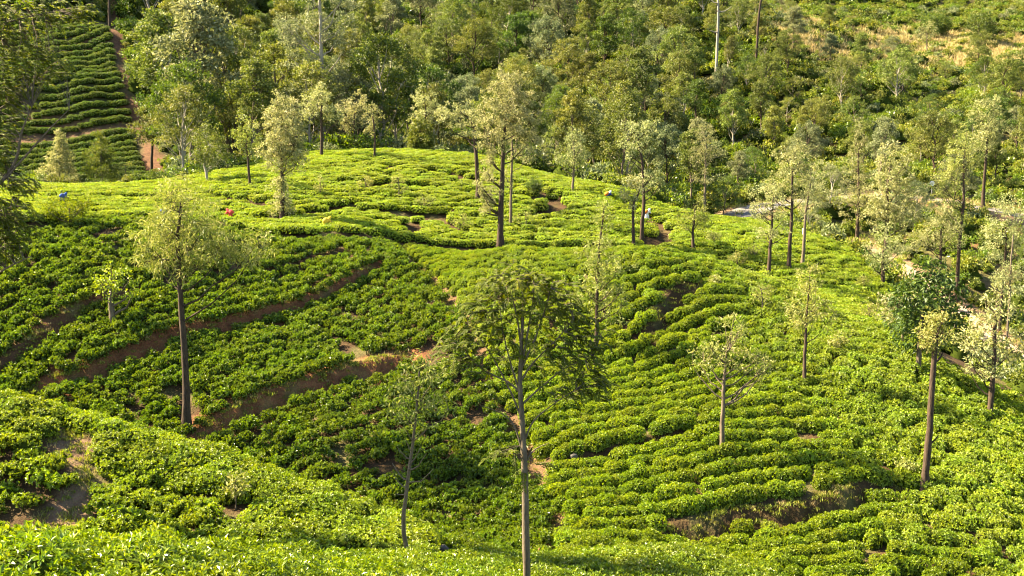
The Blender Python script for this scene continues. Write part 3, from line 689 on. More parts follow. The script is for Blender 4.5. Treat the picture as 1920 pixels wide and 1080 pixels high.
def in_ellipsoid(r, n, c, rad, low=0.35):
    d = unit(r.normal(size=(n, 3))); q = r.uniform(low ** 3, 1, (n, 1)) ** (1 / 2.6)
    lump = 1 + 0.16 * np.sin(5 * d[:, :1] + 3 * d[:, 2:] + c[0]) + 0.12 * np.sin(7 * d[:, 1:2] - 4 * d[:, 2:] + c[2])
    return c + d * q * lump * rad

def branch(g, a, b, r0, r1, r, mi=0, n=5, sag=0.12, k=5):
    ln = np.linalg.norm(b - a); t = np.linspace(0, 1, n)[:, None]
    P = a + (b - a) * t + np.sin(math.pi * t) * np.array([0, 0, -sag]) * ln + r.normal(0, 0.03 * ln, (n, 3)) * np.sin(math.pi * t)
    V, F = tube(P, np.linspace(r0, r1, n), k); g.add(V, F, mi, 0.5, True); return P

def plant(name, label, base, trunkP, r0, rt, ells, seed, leaf, bark, L=0.22, W=0.075, rc=0.27, dens=0.42, per=16, droop=0.25, limbs=7, group=None, cat="tree", tint=(0.42, 0.24), yj=1.0, low=0.12, bare=(), rough=0.06, limb_r=0.32):
    """a tree from its trunk line and the lobes of its crown (world points and radii)"""
    r = np.random.default_rng(seed); base = np.asarray(base, float)
    if base[1] > 55: L, W, per = L * 0.72, W * 0.72, int(per * 1.7)
    root = bpy.data.objects.new(name, None); COL.objects.link(root); root.location = base
    root["label"] = label; root["category"] = cat
    if group: root["group"] = group
    T = smooth_path(np.asarray(trunkP) - base, 18); T[1:-1, :2] += np.cumsum(r.normal(0, 0.0022 * (T[-1, 2] + 1), (16, 2)), 0) * np.sin(np.linspace(0.2, 3.0, 16))[:, None]
    T[0, 2] -= 0.3
    f = np.linspace(0, 1, 18); rad = r0 * (1 - f) + rt * f; rad[0] *= 1.7; rad[1] *= 1.18
    gt = Geo(); V, F = tube(T, rad, 9, seed, rough); gt.add(V, F, 0, 0.5, True)
    gc = Geo()
    for (c, R3) in ells:
        c = np.asarray(c, float) - base; R3 = np.asarray(R3, float)
        R3 = R3 * [1.08, 1.08, 1.3]; area = 4 * R3[0] * R3[2]; nc = max(6, int(0.78 * dens * area / rc ** 2)); C = in_ellipsoid(r, nc, c, R3, low)
        # limbs from the trunk into the lobe, twigs from the limbs to the clumps
        nl = max(2, int(limbs * 0.45)); sel = C[r.permutation(nc)[:nl]]; S = []
        for q in sel:
            want = q[2] - 0.8 * math.hypot(q[0] - np.interp(q[2], T[:, 2], T[:, 0]), q[1] - np.interp(q[2], T[:, 2], T[:, 1])) - 0.15
            i = int(np.argmin(np.abs(T[:, 2] - np.clip(want, T[4, 2], T[-1, 2])))); a = T[i]
            br = rad[i] * limb_r + 0.008; S.append(branch(gt, a, q, br, br * 0.3, r, sag=0.10))
        S = np.vstack(S + [T[10:]])
        for q in C[r.permutation(nc)[:int(nc * 0.5)]]:
            a = S[np.argmin(np.linalg.norm(S - q, axis=1))]
            if np.linalg.norm(a - q) > 0.15: branch(gt, a, q, 0.016, 0.006, r, n=3, k=3)
        clump_leaves(gc, C, rc * r.uniform(0.7, 1.25, nc), per, r, L, W, 0, droop, c - [0, 0, R3[2] * 0.5], tint)
    for (a, b, rr) in bare: branch(gt, np.asarray(a) - base, np.asarray(b) - base, rr, rr * 0.3, r, sag=0.15)
    link("trunk", gt.mesh("trunk", [bark]), root)
    if gc.n: link("crown", gc.mesh("crown", [leaf]), root)
    return root

def px_tree(name, label, base, trunk, crown, seed, leaf=M_PALE, bark=M_BARKD, r_px=5, top_px=1.6, y0=6.0, deep=1.0, bare=(), dist=None, **kw):
    B = fhit(base[0], base[1], y0) if dist is None else at(base[0], base[1], dist)
    if dist is not None: B[2] = float(ground_h(np.array([B[0]]), np.array([B[1]]))[0])
    Y = B[1]; s = Y / FPX
    T = [B] + [at(a, b, Y + 0.06 * i * (-1) ** seed) for i, (a, b) in enumerate(trunk)]
    E = [(at(cx, cy, Y + (0.2 * rx * s * ((seed + j) % 3 - 1))), (rx * s, rx * s * deep, ry * s)) for j, (cx, cy, rx, ry) in enumerate(crown)]
    bb = [(at(a, b, Y), at(c, d, Y + 0.3 * (-1) ** i * abs(c - a) * s), rr * s) for i, (a, b, c, d, rr) in enumerate(bare)]
    return plant(name, label, B, T, r_px * s, top_px * s, E, seed, leaf, bark, bare=bb, **kw)

SO = "silver_oak"
px_tree(SO, "tall silver oak with long bare dark trunk and feathery drooping crown over the brown banks", (350, 806), [(348, 720), (341, 610), (336, 520), (334, 450), (340, 380)],
        [(348, 388, 66, 48), (318, 450, 66, 44), (385, 452, 62, 42), (445, 464, 66, 26), (295, 482, 34, 24), (338, 505, 26, 22)], 1, M_OLIVE, r_px=8, top_px=2.5, L=0.22, W=0.045, rc=0.28, per=20, droop=0.7, tint=(0.52, 0.24), dens=1.0, limbs=8, y0=40, bare=[(336, 480, 290, 482, 4)])
px_tree(SO, "tallest silver oak on the ridge, cream flowering crown and leafy side shoots", (938, 466), [(938, 400), (940, 330), (942, 270), (950, 200)],
        [(955, 185, 46, 45), (930, 235, 38, 42), (985, 240, 36, 40), (915, 300, 18, 22), (918, 345, 22, 22), (912, 385, 16, 18), (955, 160, 30, 22)], 2, r_px=6.2, top_px=2, L=0.26, W=0.10, per=26, tint=(0.56, 0.24), limbs=9, y0=45)
px_tree(SO, "silver oak whose flat cream crown reaches to one side of a straight dark trunk", (897, 381), [(895, 330), (892, 270), (888, 235), (872, 215)],
        [(852, 222, 34, 18), (880, 238, 24, 18), (828, 208, 16, 13), (880, 210, 18, 14)], 3, r_px=4.6, top_px=2, L=0.28, W=0.10, tint=(0.56, 0.22), limbs=5)
px_tree(SO, "slim pale-barked silver oak close behind the tallest ridge tree", (957, 428), [(959, 370), (962, 310), (960, 260)], [(965, 270, 34, 32), (972, 228, 24, 26), (950, 330, 14, 18)], 4, bark=M_BARKL, r_px=3.2, top_px=1.4, tint=(0.5, 0.24), y0=70)
px_tree(SO, "silver oak with black trunk on the hill top below the white-limbed gum tree", (603, 299), [(603, 250), (603, 215), (604, 185)], [(600, 195, 30, 24), (628, 215, 20, 16), (582, 212, 14, 12), (606, 172, 16, 14)], 5, r_px=3.2, top_px=1.5, L=0.3, W=0.11, tint=(0.55, 0.24))
px_tree(SO, "bushy cream silver oak with shoots down its trunk above the curved tea cut", (529, 416), [(529, 370), (528, 310), (526, 260), (530, 215)],
        [(534, 240, 42, 44), (515, 285, 28, 28), (552, 290, 28, 26), (534, 205, 26, 24), (526, 350, 16, 22), (530, 388, 22, 18)], 6, r_px=4.5, top_px=1.5, L=0.28, W=0.10, tint=(0.58, 0.26), dens=0.85)
px_tree(SO, "thin silver oak with small olive crown on the hill's near flank", (469, 354), [(466, 310), (464, 275), (466, 245)], [(466, 252, 26, 24), (480, 275, 18, 15), (450, 270, 14, 13)], 7, M_OLIVE, r_px=2.6, top_px=1.2, L=0.28, W=0.10)
px_tree("young_tree", "young leafy tree with white-painted trunk base beside the hill's edge", (389, 347), [(388, 325), (384, 305), (392, 270)], [(395, 270, 34, 32), (376, 292, 20, 18), (412, 290, 20, 16)], 8, M_FOREST, M_BARKW, r_px=3.2, top_px=1.4, L=0.26, W=0.12, y0=85)
px_tree(SO, "slender dark-trunked tree standing on the red soil strip", (284, 336), [(285, 300), (287, 260), (290, 220)], [(286, 222, 32, 30), (268, 245, 22, 18), (305, 240, 22, 18)], 9, M_FOREST, r_px=3, top_px=1.5, L=0.34, W=0.15, y0=105)
px_tree(SO, "small cream silver oak at the wood's edge above the hill crest", (664, 284), [(665, 250), (664, 215)], [(664, 205, 26, 24), (650, 232, 18, 14), (676, 185, 14, 14)], 10, r_px=2.4, top_px=1.3, L=0.30, W=0.11, tint=(0.6, 0.24), dist=112)
px_tree(SO, "spindly silver oak just inside the hill crest next to spreading bare limbs", (702, 302), [(702, 270), (700, 235), (698, 205)], [(700, 215, 16, 18), (694, 240, 12, 10)], 11, r_px=2.4, top_px=1.1, L=0.30, W=0.11, tint=(0.5, 0.24))
px_tree(SO, "cream-crowned silver oak behind the crest beside the small green tree", (800, 292), [(799, 250), (798, 200)], [(798, 190, 24, 26), (788, 222, 18, 14), (812, 215, 14, 14)], 12, r_px=2.4, top_px=1.3, L=0.30, W=0.11, tint=(0.58, 0.24), dist=114)
px_tree(SO, "tree with pale straight stem and brownish crown on the hill's sloping flank", (1073, 365), [(1074, 330), (1075, 300), (1076, 275)], [(1076, 278, 30, 26), (1062, 296, 18, 14), (1090, 298, 20, 14), (1080, 258, 18, 14)], 13, bark=M_BARKL, r_px=2.6, top_px=1.2, L=0.28, W=0.10, tint=(0.42, 0.22))
px_tree(SO, "silver oak with two-tiered pinkish-cream crown by the dark curved cut", (1203, 457), [(1204, 420), (1206, 370), (1204, 310), (1196, 260)],
        [(1192, 252, 32, 30), (1215, 240, 20, 18), (1212, 340, 34, 20), (1234, 325, 16, 12), (1178, 278, 16, 14)], 14, r_px=4.4, top_px=1.8, L=0.27, W=0.10, tint=(0.56, 0.22), y0=62)
px_tree(SO, "low silver oak in front of the two-tiered one on the near ridge", (1188, 468), [(1188, 430), (1188, 385), (1198, 362)], [(1186, 352, 22, 22), (1178, 375, 14, 16), (1202, 338, 16, 13)], 15, r_px=3.6, top_px=1.5, L=0.27, W=0.10, tint=(0.6, 0.24), y0=55)
px_tree(SO, "narrow cone-shaped silver oak with thin foliage standing among the bright rows", (1118, 668), [(1118, 600), (1120, 520), (1126, 450), (1132, 390)],
        [(1130, 420, 22, 36), (1122, 475, 38, 36), (1142, 510, 42, 34), (1112, 545, 34, 32), (1150, 570, 38, 32), (1134, 390, 10, 16)], 16, M_OLIVE, r_px=4.2, top_px=1.4, L=0.20, W=0.06, rc=0.3, dens=0.75, tint=(0.55, 0.24), droop=0.1, limbs=10)
px_tree(SO, "small silver oak with forked dark stem on the shaded strip of the hill", (1299, 474), [(1300, 440), (1302, 418), (1304, 385)], [(1304, 395, 26, 24), (1288, 412, 16, 14), (1318, 412, 18, 14)], 17, M_OLIVE, r_px=3.2, top_px=1.3, tint=(0.52, 0.22), dens=0.6, y0=62)
px_tree(SO, "tan sparse-crowned silver oak, nearest of the three tall stems above the shaded dip", (1441, 523), [(1443, 470), (1446, 420), (1450, 370)], [(1448, 372, 26, 26), (1428, 395, 22, 16), (1462, 420, 20, 24), (1436, 440, 22, 18), (1412, 358, 14, 10)], 18, r_px=4, top_px=1.4, tint=(0.56, 0.2), dens=0.5, y0=55)
px_tree(SO, "tallest of the three silver oaks above the shaded dip, cream domed crown", (1479, 514), [(1480, 460), (1484, 390), (1486, 320)], [(1486, 305, 34, 34), (1468, 345, 28, 24), (1508, 345, 26, 24), (1488, 280, 20, 16), (1450, 360, 16, 12)], 19, r_px=4.6, top_px=1.8, L=0.26, W=0.10, tint=(0.52, 0.22), y0=62)
px_tree(SO, "silver oak with bent pale stem, farthest of the three above the shaded dip", (1504, 503), [(1508, 450), (1512, 400), (1520, 340)], [(1530, 335, 26, 36), (1515, 375, 24, 20), (1545, 370, 20, 22)], 20, bark=M_BARKL, r_px=3.6, top_px=1.4, tint=(0.56, 0.22), y0=70)
px_tree(SO, "single-stemmed silver oak with egg-shaped straw-coloured crown amid unbroken tea", (1508, 730), [(1510, 680), (1512, 620), (1516, 550)], [(1514, 565, 36, 44), (1545, 590, 22, 26), (1494, 600, 20, 22), (1520, 520, 20, 20)], 21, M_OLIVE, r_px=4.2, top_px=1.5, L=0.19, W=0.06, rc=0.28, dens=0.75, tint=(0.56, 0.22), droop=0.05, y0=40)
px_tree(SO, "wide low-branching silver oak with grey-spotted trunk in the lower bright rows", (1355, 850), [(1354, 790), (1356, 720), (1362, 660)], [(1370, 640, 40, 32), (1340, 670, 42, 30), (1405, 675, 38, 28), (1322, 640, 20, 16), (1430, 690, 24, 18), (1376, 600, 18, 18)], 22, M_OLIVE, M_BARKL, r_px=5.4, top_px=2, L=0.16, W=0.055, rc=0.24, dens=0.55, tint=(0.60, 0.24), droop=0.05, limbs=9, limb_r=0.45, y0=36)
px_tree(SO, "pollarded silver oak with stout dark trunk and small tufted head at the slope's foot", (1733, 922), [(1738, 840), (1744, 750), (1752, 660), (1756, 630)], [(1752, 615, 30, 30), (1742, 640, 18, 18), (1768, 600, 18, 18)], 23, M_OLIVE, r_px=7.5, top_px=4, L=0.16, W=0.06, rc=0.2, dens=1.1, tint=(0.58, 0.24), y0=34, bare=[(1750, 680, 1768, 660, 4), (1737, 835, 1760, 815, 3)])
px_tree(SO, "broad silver oak with forked trunk and cream crown beside the dusty track", (1855, 791), [(1858, 740), (1862, 680), (1866, 620), (1870, 560)], [(1868, 580, 34, 34), (1835, 640, 36, 34), (1895, 650, 36, 36), (1850, 690, 30, 22), (1810, 640, 18, 18), (1880, 545, 20, 16)], 24, r_px=6, top_px=2, L=0.19, W=0.07, rc=0.28, dens=0.7, tint=(0.52, 0.24), y0=40, limbs=8)
px_tree(SO, "pointed silver oak rising in front of the asphalt road", (1606, 478), [(1607, 420), (1608, 350), (1610, 280)], [(1611, 280, 18, 36), (1608, 335, 26, 34), (1600, 385, 26, 26), (1622, 370, 20, 26)], 25, r_px=4, top_px=1.4, tint=(0.52, 0.24), dist=93)
px_tree(SO, "big billowing silver oak hiding the bend of the asphalt road", (1662, 470), [(1662, 420), (1664, 360), (1670, 310)], [(1678, 310, 34, 36), (1662, 360, 40, 36), (1698, 375, 36, 38), (1650, 400, 28, 24), (1680, 410, 34, 24)], 26, M_PALE, r_px=4.5, top_px=2, L=0.30, W=0.11, tint=(0.56, 0.22), dist=90)
px_tree(SO, "cream bush-headed silver oak with black trunk at the tea field's far corner", (1655, 548), [(1655, 510), (1656, 470)], [(1658, 455, 30, 30), (1640, 475, 18, 16), (1680, 460, 20, 20), (1662, 500, 20, 14)], 27, r_px=4.6, top_px=2, tint=(0.6, 0.24), dist=80)
px_tree(SO, "tall dark-stemmed silver oak standing above the dusty track", (1797, 506), [(1800, 440), (1803, 380), (1807, 310)], [(1808, 275, 28, 30), (1790, 310, 24, 28), (1776, 350, 26, 34), (1785, 400, 26, 24), (1822, 300, 16, 16)], 28, M_OLIVE, r_px=3.8, top_px=1.5, L=0.28, W=0.10, tint=(0.55, 0.24), dist=90)
px_tree(SO, "lone silver oak on the scrub slope above the road's far end", (1843, 386), [(1845, 340), (1849, 290), (1852, 240)], [(1852, 215, 26, 34), (1846, 262, 28, 24), (1866, 250, 18, 22)], 29, M_PALE, r_px=3.4, top_px=1.3, L=0.34, W=0.12, tint=(0.42, 0.22), dist=112)
px_tree(SO, "rounded cream silver oak below the small road sign", (1765, 508), [(1765, 470), (1764, 430)], [(1764, 425, 36, 32), (1742, 455, 24, 20), (1786, 450, 24, 22), (1715, 455, 18, 18)], 30, r_px=3, top_px=1.5, tint=(0.52, 0.22), dist=84)
px_tree(SO, "spreading cream silver oak at the picture's edge above the dusty track", (1880, 528), [(1882, 480), (1885, 420)], [(1890, 400, 36, 30), (1868, 440, 30, 28), (1905, 450, 32, 30), (1850, 475, 18, 14)], 31, M_PALE, r_px=3.2, top_px=1.4, L=0.27, W=0.1, tint=(0.56, 0.24), dist=84)
px_tree(SO, "thin whitish pole of a silver oak with scant leaves near the dusty track", (1893, 575), [(1894, 530), (1897, 470), (1900, 440)], [(1896, 505, 22, 18), (1878, 530, 16, 12), (1865, 520, 14, 10)], 32, bark=M_BARKL, r_px=2.2, top_px=1, dist=74, dens=0.7, tint=(0.56, 0.2))
px_tree(SO, "silver oak with pale slim stem at the foot of the wooded spur", (1322, 385), [(1322, 340), (1323, 300), (1324, 260)], [(1322, 262, 26, 28), (1308, 292, 18, 18), (1336, 290, 18, 18), (1322, 330, 24, 12)], 33, bark=M_BARKL, r_px=2.4, top_px=1.2, tint=(0.40, 0.22), dist=103)
px_tree("tulip_tree", "dark dense broad-leaved tree with orange blossom beside the dusty track", (1722, 708), [(1722, 660), (1725, 610), (1735, 560)], [(1745, 545, 56, 44), (1700, 575, 46, 44), (1775, 600, 34, 50), (1720, 620, 40, 36), (1740, 508, 34, 22)], 34, M_DEEP, M_BARKL, r_px=5.5, top_px=3, L=0.30, W=0.12, rc=0.4, dens=1.1, droop=0.4, tint=(0.3, 0.22), y0=40, limbs=6)
px_tree("young_tree", "broad-leaved tree with cream flower heads in front of the dark dense one", (1690, 662), [(1691, 640), (1694, 600)], [(1685, 590, 30, 26), (1712, 580, 30, 24), (1668, 568, 18, 12), (1720, 556, 20, 10)], 35, M_PALE, M_BARKL, r_px=3.2, top_px=1.6, L=0.24, W=0.12, dens=0.9, tint=(0.55, 0.3), y0=40)
px_tree("stubby_tree", "stubby old tree with knotted pale trunk and bright leaf tufts above the brown bank", (211, 612), [(210, 585), (208, 560), (214, 540)], [(200, 545, 24, 20), (228, 520, 26, 16), (185, 528, 18, 14), (250, 545, 18, 14), (215, 505, 18, 10)], 36, M_TEA, M_BARKL, r_px=6.5, top_px=3.5, L=0.15, W=0.075, rc=0.24, dens=0.55, per=14, tint=(0.6, 0.24), limbs=6, limb_r=0.5, y0=45)
px_tree("bushy_tree", "small dark bushy tree on the shelf in front of the far terraces", (132, 428), [(132, 410), (130, 390)], [(128, 385, 30, 22), (105, 395, 22, 16), (150, 380, 22, 16), (138, 402, 28, 14)], 43, M_FROND, M_BARKL, r_px=2.5, top_px=1.4, L=0.22, W=0.09, rc=0.3, dens=0.8, y0=52)
px_tree("round_sapling", "single small dark-green round-headed tree in open tea", (1003, 368), [(1003, 358), (1003, 348)], [(1003, 347, 13, 9), (994, 350, 8, 5), (1012, 348, 8, 6)], 37, M_DEEP, M_BARKL, r_px=1.4, top_px=0.8, L=0.20, W=0.09, rc=0.22, dens=1.4, tint=(0.6, 0.25), y0=75, cat="sapling")
px_tree("green_tree", "small vivid green rounded tree at the wood's edge behind the hill crest", (791, 290), [(791, 270), (790, 250)], [(790, 250, 22, 22), (800, 265, 18, 14), (780, 268, 16, 14)], 38, M_DEEP, M_BARKL, r_px=2, top_px=1, L=0.28, W=0.13, dens=1.6, tint=(0.85, 0.2), dist=108)
px_tree(SO, "pale pyramid-shaped young silver oak at the foot of the far terraces", (112, 347), [(112, 320), (114, 280), (115, 258)], [(114, 268, 12, 18), (112, 295, 24, 20), (110, 325, 36, 20)], 39, M_PALE, M_BARKL, r_px=2.2, top_px=1, L=0.30, W=0.11, dens=1.1, tint=(0.55, 0.22), dist=100)
px_tree("cypress_tree", "blue-green feathery conical tree at the foot of the far terraces", (193, 345), [(192, 320), (190, 285), (188, 258)], [(188, 268, 12, 16), (188, 292, 24, 18), (190, 318, 30, 18)], 40, M_DEEP, M_BARKL, r_px=2, top_px=1, L=0.32, W=0.08, dens=1.2, tint=(0.7, 0.25), dist=100)
px_tree("young_tree", "little yellowish sapling at the end of the far terraces", (236, 344), [(236, 325), (236, 312)], [(236, 315, 14, 14), (228, 328, 10, 8)], 41, M_OLIVE, M_BARKL, r_px=1.4, top_px=0.8, dist=100, cat="sapling")
px_tree("slender_tree", "thin crooked tree with bare lower twigs at the edge of the nearest tea bed", (768, 1026), [(757, 990), (762, 920), (774, 820), (782, 740), (786, 690)],
        [(790, 690, 40, 30), (770, 730, 40, 36), (812, 740, 36, 36), (785, 785, 34, 26), (745, 765, 24, 20)], 42, M_OLIVE, M_BARKL, r_px=5, top_px=1.6, L=0.15, W=0.05, rc=0.24, dens=0.6, droop=0.6, tint=(0.35, 0.26), dist=29.5, limbs=8,
        bare=[(764, 900, 735, 868, 2), (766, 880, 800, 850, 2), (763, 915, 738, 890, 1.8), (765, 905, 812, 880, 2), (768, 860, 745, 838, 1.6), (767, 870, 790, 836, 1.6), (764, 925, 742, 925, 1.5), (770, 845, 760, 820, 1.4)])
SAP = [((747, 376), 320, 18, "by the cut across the hill's middle"), ((795, 400), 362, 20, "below the cut across the hill's middle"), ((868, 436), 400, 20, "just behind the near ridge"), ((985, 432), 388, 26, "behind the ridge between the paired trunks and the curved cut"),
       ((685, 362), 330, 15, "on the hill above the curved cut"), ((1382, 506), 470, 22, "in the shaded dip"), ((1413, 490), 455, 17, "above the shaded dip"), ((1338, 465), 428, 15, "on the hill flank above the forked stem"),
       ((1428, 592), 530, 26, "on the near ridge under the three tall stems"), ((1628, 615), 562, 26, "at the edge of the bright tea with yellow leaves"), ((1617, 548), 515, 12, "at the far corner of the bright tea"), ((1571, 668), 625, 18, "with yellow blossom in unbroken tea"),
       ((600, 372), 335, 12, "beside the shooting silver oak on the hill"), ((442, 956), 886, 12, "thin and straight on the knoll"), ((1340, 545), 512, 10, "at the dark hollow under the near ridge"), ((343, 348), 322, 12, "on the shelf's far edge"), ((1700, 900), 860, 16, "beside the pollarded trunk")]
for i, (b, top, w, where) in enumerate(SAP):
    h = b[1] - top
    px_tree("sapling", "spindly pale-leaved sapling " + where, b, [(b[0] + 1, b[1] - h * 0.4), (b[0] - 1, b[1] - h * 0.8)], [(b[0], top + h * 0.22, w * 0.55, h * 0.22), (b[0] - w * 0.5, top + h * 0.42, w * 0.45, h * 0.17), (b[0] + w * 0.5, top + h * 0.4, w * 0.45, h * 0.18)],
            60 + i, M_OLIVE, M_BARKL, r_px=max(1.0, h * 0.022), top_px=0.6, L=0.17, W=0.085, rc=0.26, dens=0.42, per=12, tint=(0.56, 0.22), limbs=3, limb_r=0.6, group="saplings in the tea", cat="sapling", y0=30)

# ---- the tree on our own tea bed: upright limbs, drooping pinnate fronds
def frond_tree(name, label, base, dist, trunk, rt, limbs, clusters, seed, leaf, bark, r_px, nf, frond=0.62, ll=0.115, lw=0.032, cat="tree"):
    r = np.random.default_rng(seed)
    B = fhit(*base) if dist is None else at(*base, dist)
    B[2] = float(ground_h(np.array([B[0]]), np.array([B[1]]))[0]); Y = B[1]; s = Y / FPX
    root = bpy.data.objects.new(name, None); COL.objects.link(root); root.location = B; root["label"] = label; root["category"] = cat
    W = lambda a, b, dz=0.0: at(a, b, Y + dz) - B
    gt = Geo(); gc = Geo(); LG = []; T = smooth_path([np.zeros(3)] + [W(*q) for q in trunk], 24); T[0, 2] -= 0.3
    rad = np.linspace(r_px, rt, 24) * s; rad[0] *= 1.3; V, F = tube(T, rad, 10, seed, 0.05); gt.add(V, F, 0, 0.5, True)
    S = [T[12:]]
    for pts in limbs:
        dz = r.uniform(-1, 1); Pq = [W(pts[0][0], pts[0][1])] + [W(a, b, dz * abs(a - trunk[-1][0]) * s * 0.9 * (i + 1) / len(pts)) for i, (a, b) in enumerate(pts[1:])]
        Q = smooth_path(Pq, 12); V, F = tube(Q, np.linspace(r_px * 0.27, r_px * 0.06, 12) * s, 6); gl = Geo(); gl.add(V, F, 0, 0.5, True); LG.append(gl); S.append(Q)
    S = np.vstack(S)
    for (cx, cy, rx, ry, k) in clusters:
        C = in_ellipsoid(r, int(nf * k), W(cx, cy), np.array([rx, rx * 0.9, ry]) * s, 0.3)
        mid = T[-6]
        for q in C:
            a = S[np.argmin(np.linalg.norm(S - q, axis=1))]; dd = np.linalg.norm(q - a)
            if dd > 0.25 and r.random() < 0.55: branch(gt, a, q, 0.012, 0.005, r, n=4, k=3, sag=-0.05)
            o = q - np.array([mid[0], mid[1], q[2]]); o = unit(o + r.normal(0, 0.9, 3) * [1, 1, 0.2]); L = frond * r.uniform(0.6, 1.2); t = np.linspace(0, 1, 9)[:, None]
            ra = q + o * L * (t - 0.25 * t * t) + np.array([0, 0, 1.0]) * L * (0.4 * t - r.uniform(0.25, 0.95) * t * t)
            V, F = tube(ra, np.linspace(0.006, 0.002, 9), 3); gt.add(V, F, 0, 0.5)
            f = np.repeat(np.linspace(0.08, 1, 11), 2); Pn = np.stack([np.interp(f, t[:, 0], ra[:, i]) for i in range(3)], -1)
            tg = unit(np.stack([np.interp(f, t[:, 0], np.gradient(ra[:, i])) for i in range(3)], -1)); sd = unit(np.cross(tg, [0, 0, 1.0])) * np.tile([1, -1], 11)[:, None]
            V, F = leaf_geo(Pn, sd * 0.8 + tg * 0.6 + [0, 0, -0.35] + r.normal(0, 0.12, Pn.shape), np.cross(tg, sd) * np.tile([1, -1], 11)[:, None] + r.normal(0, 0.25, Pn.shape), ll * r.uniform(0.8, 1.2, 22), lw)
            gc.add(V, F, 0, np.repeat(np.clip(0.42 + 0.16 * r.normal() + 0.12 * r.normal(size=22), 0, 1), 4))
    tk = link("trunk", gt.mesh("trunk", [bark]), root); link("crown", gc.mesh("crown", [leaf]), root)
    for gl in LG: link("limb", gl.mesh("limb", [bark]), tk)
    return root
frond_tree("drooping_tree", "upright tree with drooping dark pinnate leaves rooted in the nearest tea bed", (990, 1080), 24.0, [(986, 1000), (984, 900), (980, 800), (975, 720), (978, 640), (982, 560)], 2.5,
    [[(980, 790), (960, 740), (935, 690), (905, 640), (880, 612)], [(976, 740), (960, 690), (945, 630), (935, 560)], [(976, 715), (1000, 680), (1040, 640), (1075, 600)], [(978, 690), (1005, 630), (1025, 570), (1035, 530)],
     [(982, 830), (1000, 790), (1035, 760), (1080, 730)], [(977, 760), (1010, 730), (1060, 690), (1110, 670)], [(978, 660), (970, 600), (955, 540), (940, 515)], [(980, 850), (965, 800), (940, 775), (900, 760)], [(979, 680), (990, 620), (1000, 560), (1000, 520)],
     [(975, 735), (950, 715), (900, 690), (865, 650), (840, 640)], [(984, 870), (1000, 845), (1030, 830)]],
    [(965, 528, 60, 30, 1.3), (1000, 545, 60, 34, 0.8), (905, 600, 50, 42, 1.0), (860, 650, 46, 44, 1.1), (1045, 570, 52, 48, 1.2), (1085, 640, 50, 60, 1.3), (1110, 715, 38, 40, 0.9), (1000, 620, 70, 50, 0.5), (930, 570, 50, 36, 0.6), (945, 640, 44, 36, 0.5), (1060, 740, 40, 24, 0.4), (1035, 680, 44, 36, 0.5), (945, 850, 26, 18, 0.22), (1000, 880, 22, 16, 0.15), (900, 690, 34, 24, 0.3)],
    77, M_FROND, M_BARKL, 8.5, 44, frond=0.46, ll=0.12, lw=0.046)
# ---- dark feathery tree whose limbs lean in from outside the frame
frond_tree("feathery_tree", "dark feathery tree leaning in over the shelf, its sinuous limbs half out of view", (-150, 800), 33, [(-148, 700), (-140, 560), (-120, 420), (-110, 250), (-120, 80), (-110, -60)], 4,
    [[(-125, 470), (-60, 400), (0, 345), (50, 290), (95, 240), (130, 205)], [(-112, 300), (-50, 240), (20, 190), (80, 140)], [(-118, 120), (-60, 70), (20, 40), (110, 20)], [(-140, 560), (-80, 520), (-20, 480), (10, 450), (40, 425)],
     [(-142, 590), (-60, 560), (0, 510), (60, 480)], [(-115, 200), (-60, 120), (0, 60), (60, -20)], [(-130, 500), (-60, 430), (-10, 400), (30, 385)], [(0, 345), (30, 300), (40, 250), (60, 200)]],
    [(20, 40, 70, 50, 1.5), (60, 120, 60, 40, 1.5), (20, 170, 50, 34, 1.0), (-10, 240, 44, 40, 0.9), (115, 30, 46, 24, 0.5), (10, 400, 50, 34, 1.1), (-10, 460, 50, 40, 1.0), (30, 350, 30, 24, 0.5), (20, 440, 34, 30, 0.6), (-60, 100, 80, 120, 1.6), (-60, 330, 70, 90, 1.3), (0, 300, 24, 20, 0.35), (150, 20, 30, 20, 0.25)],
    78, M_FROND, M_BARKL, 14, 105, frond=0.42, ll=0.12, lw=0.042)

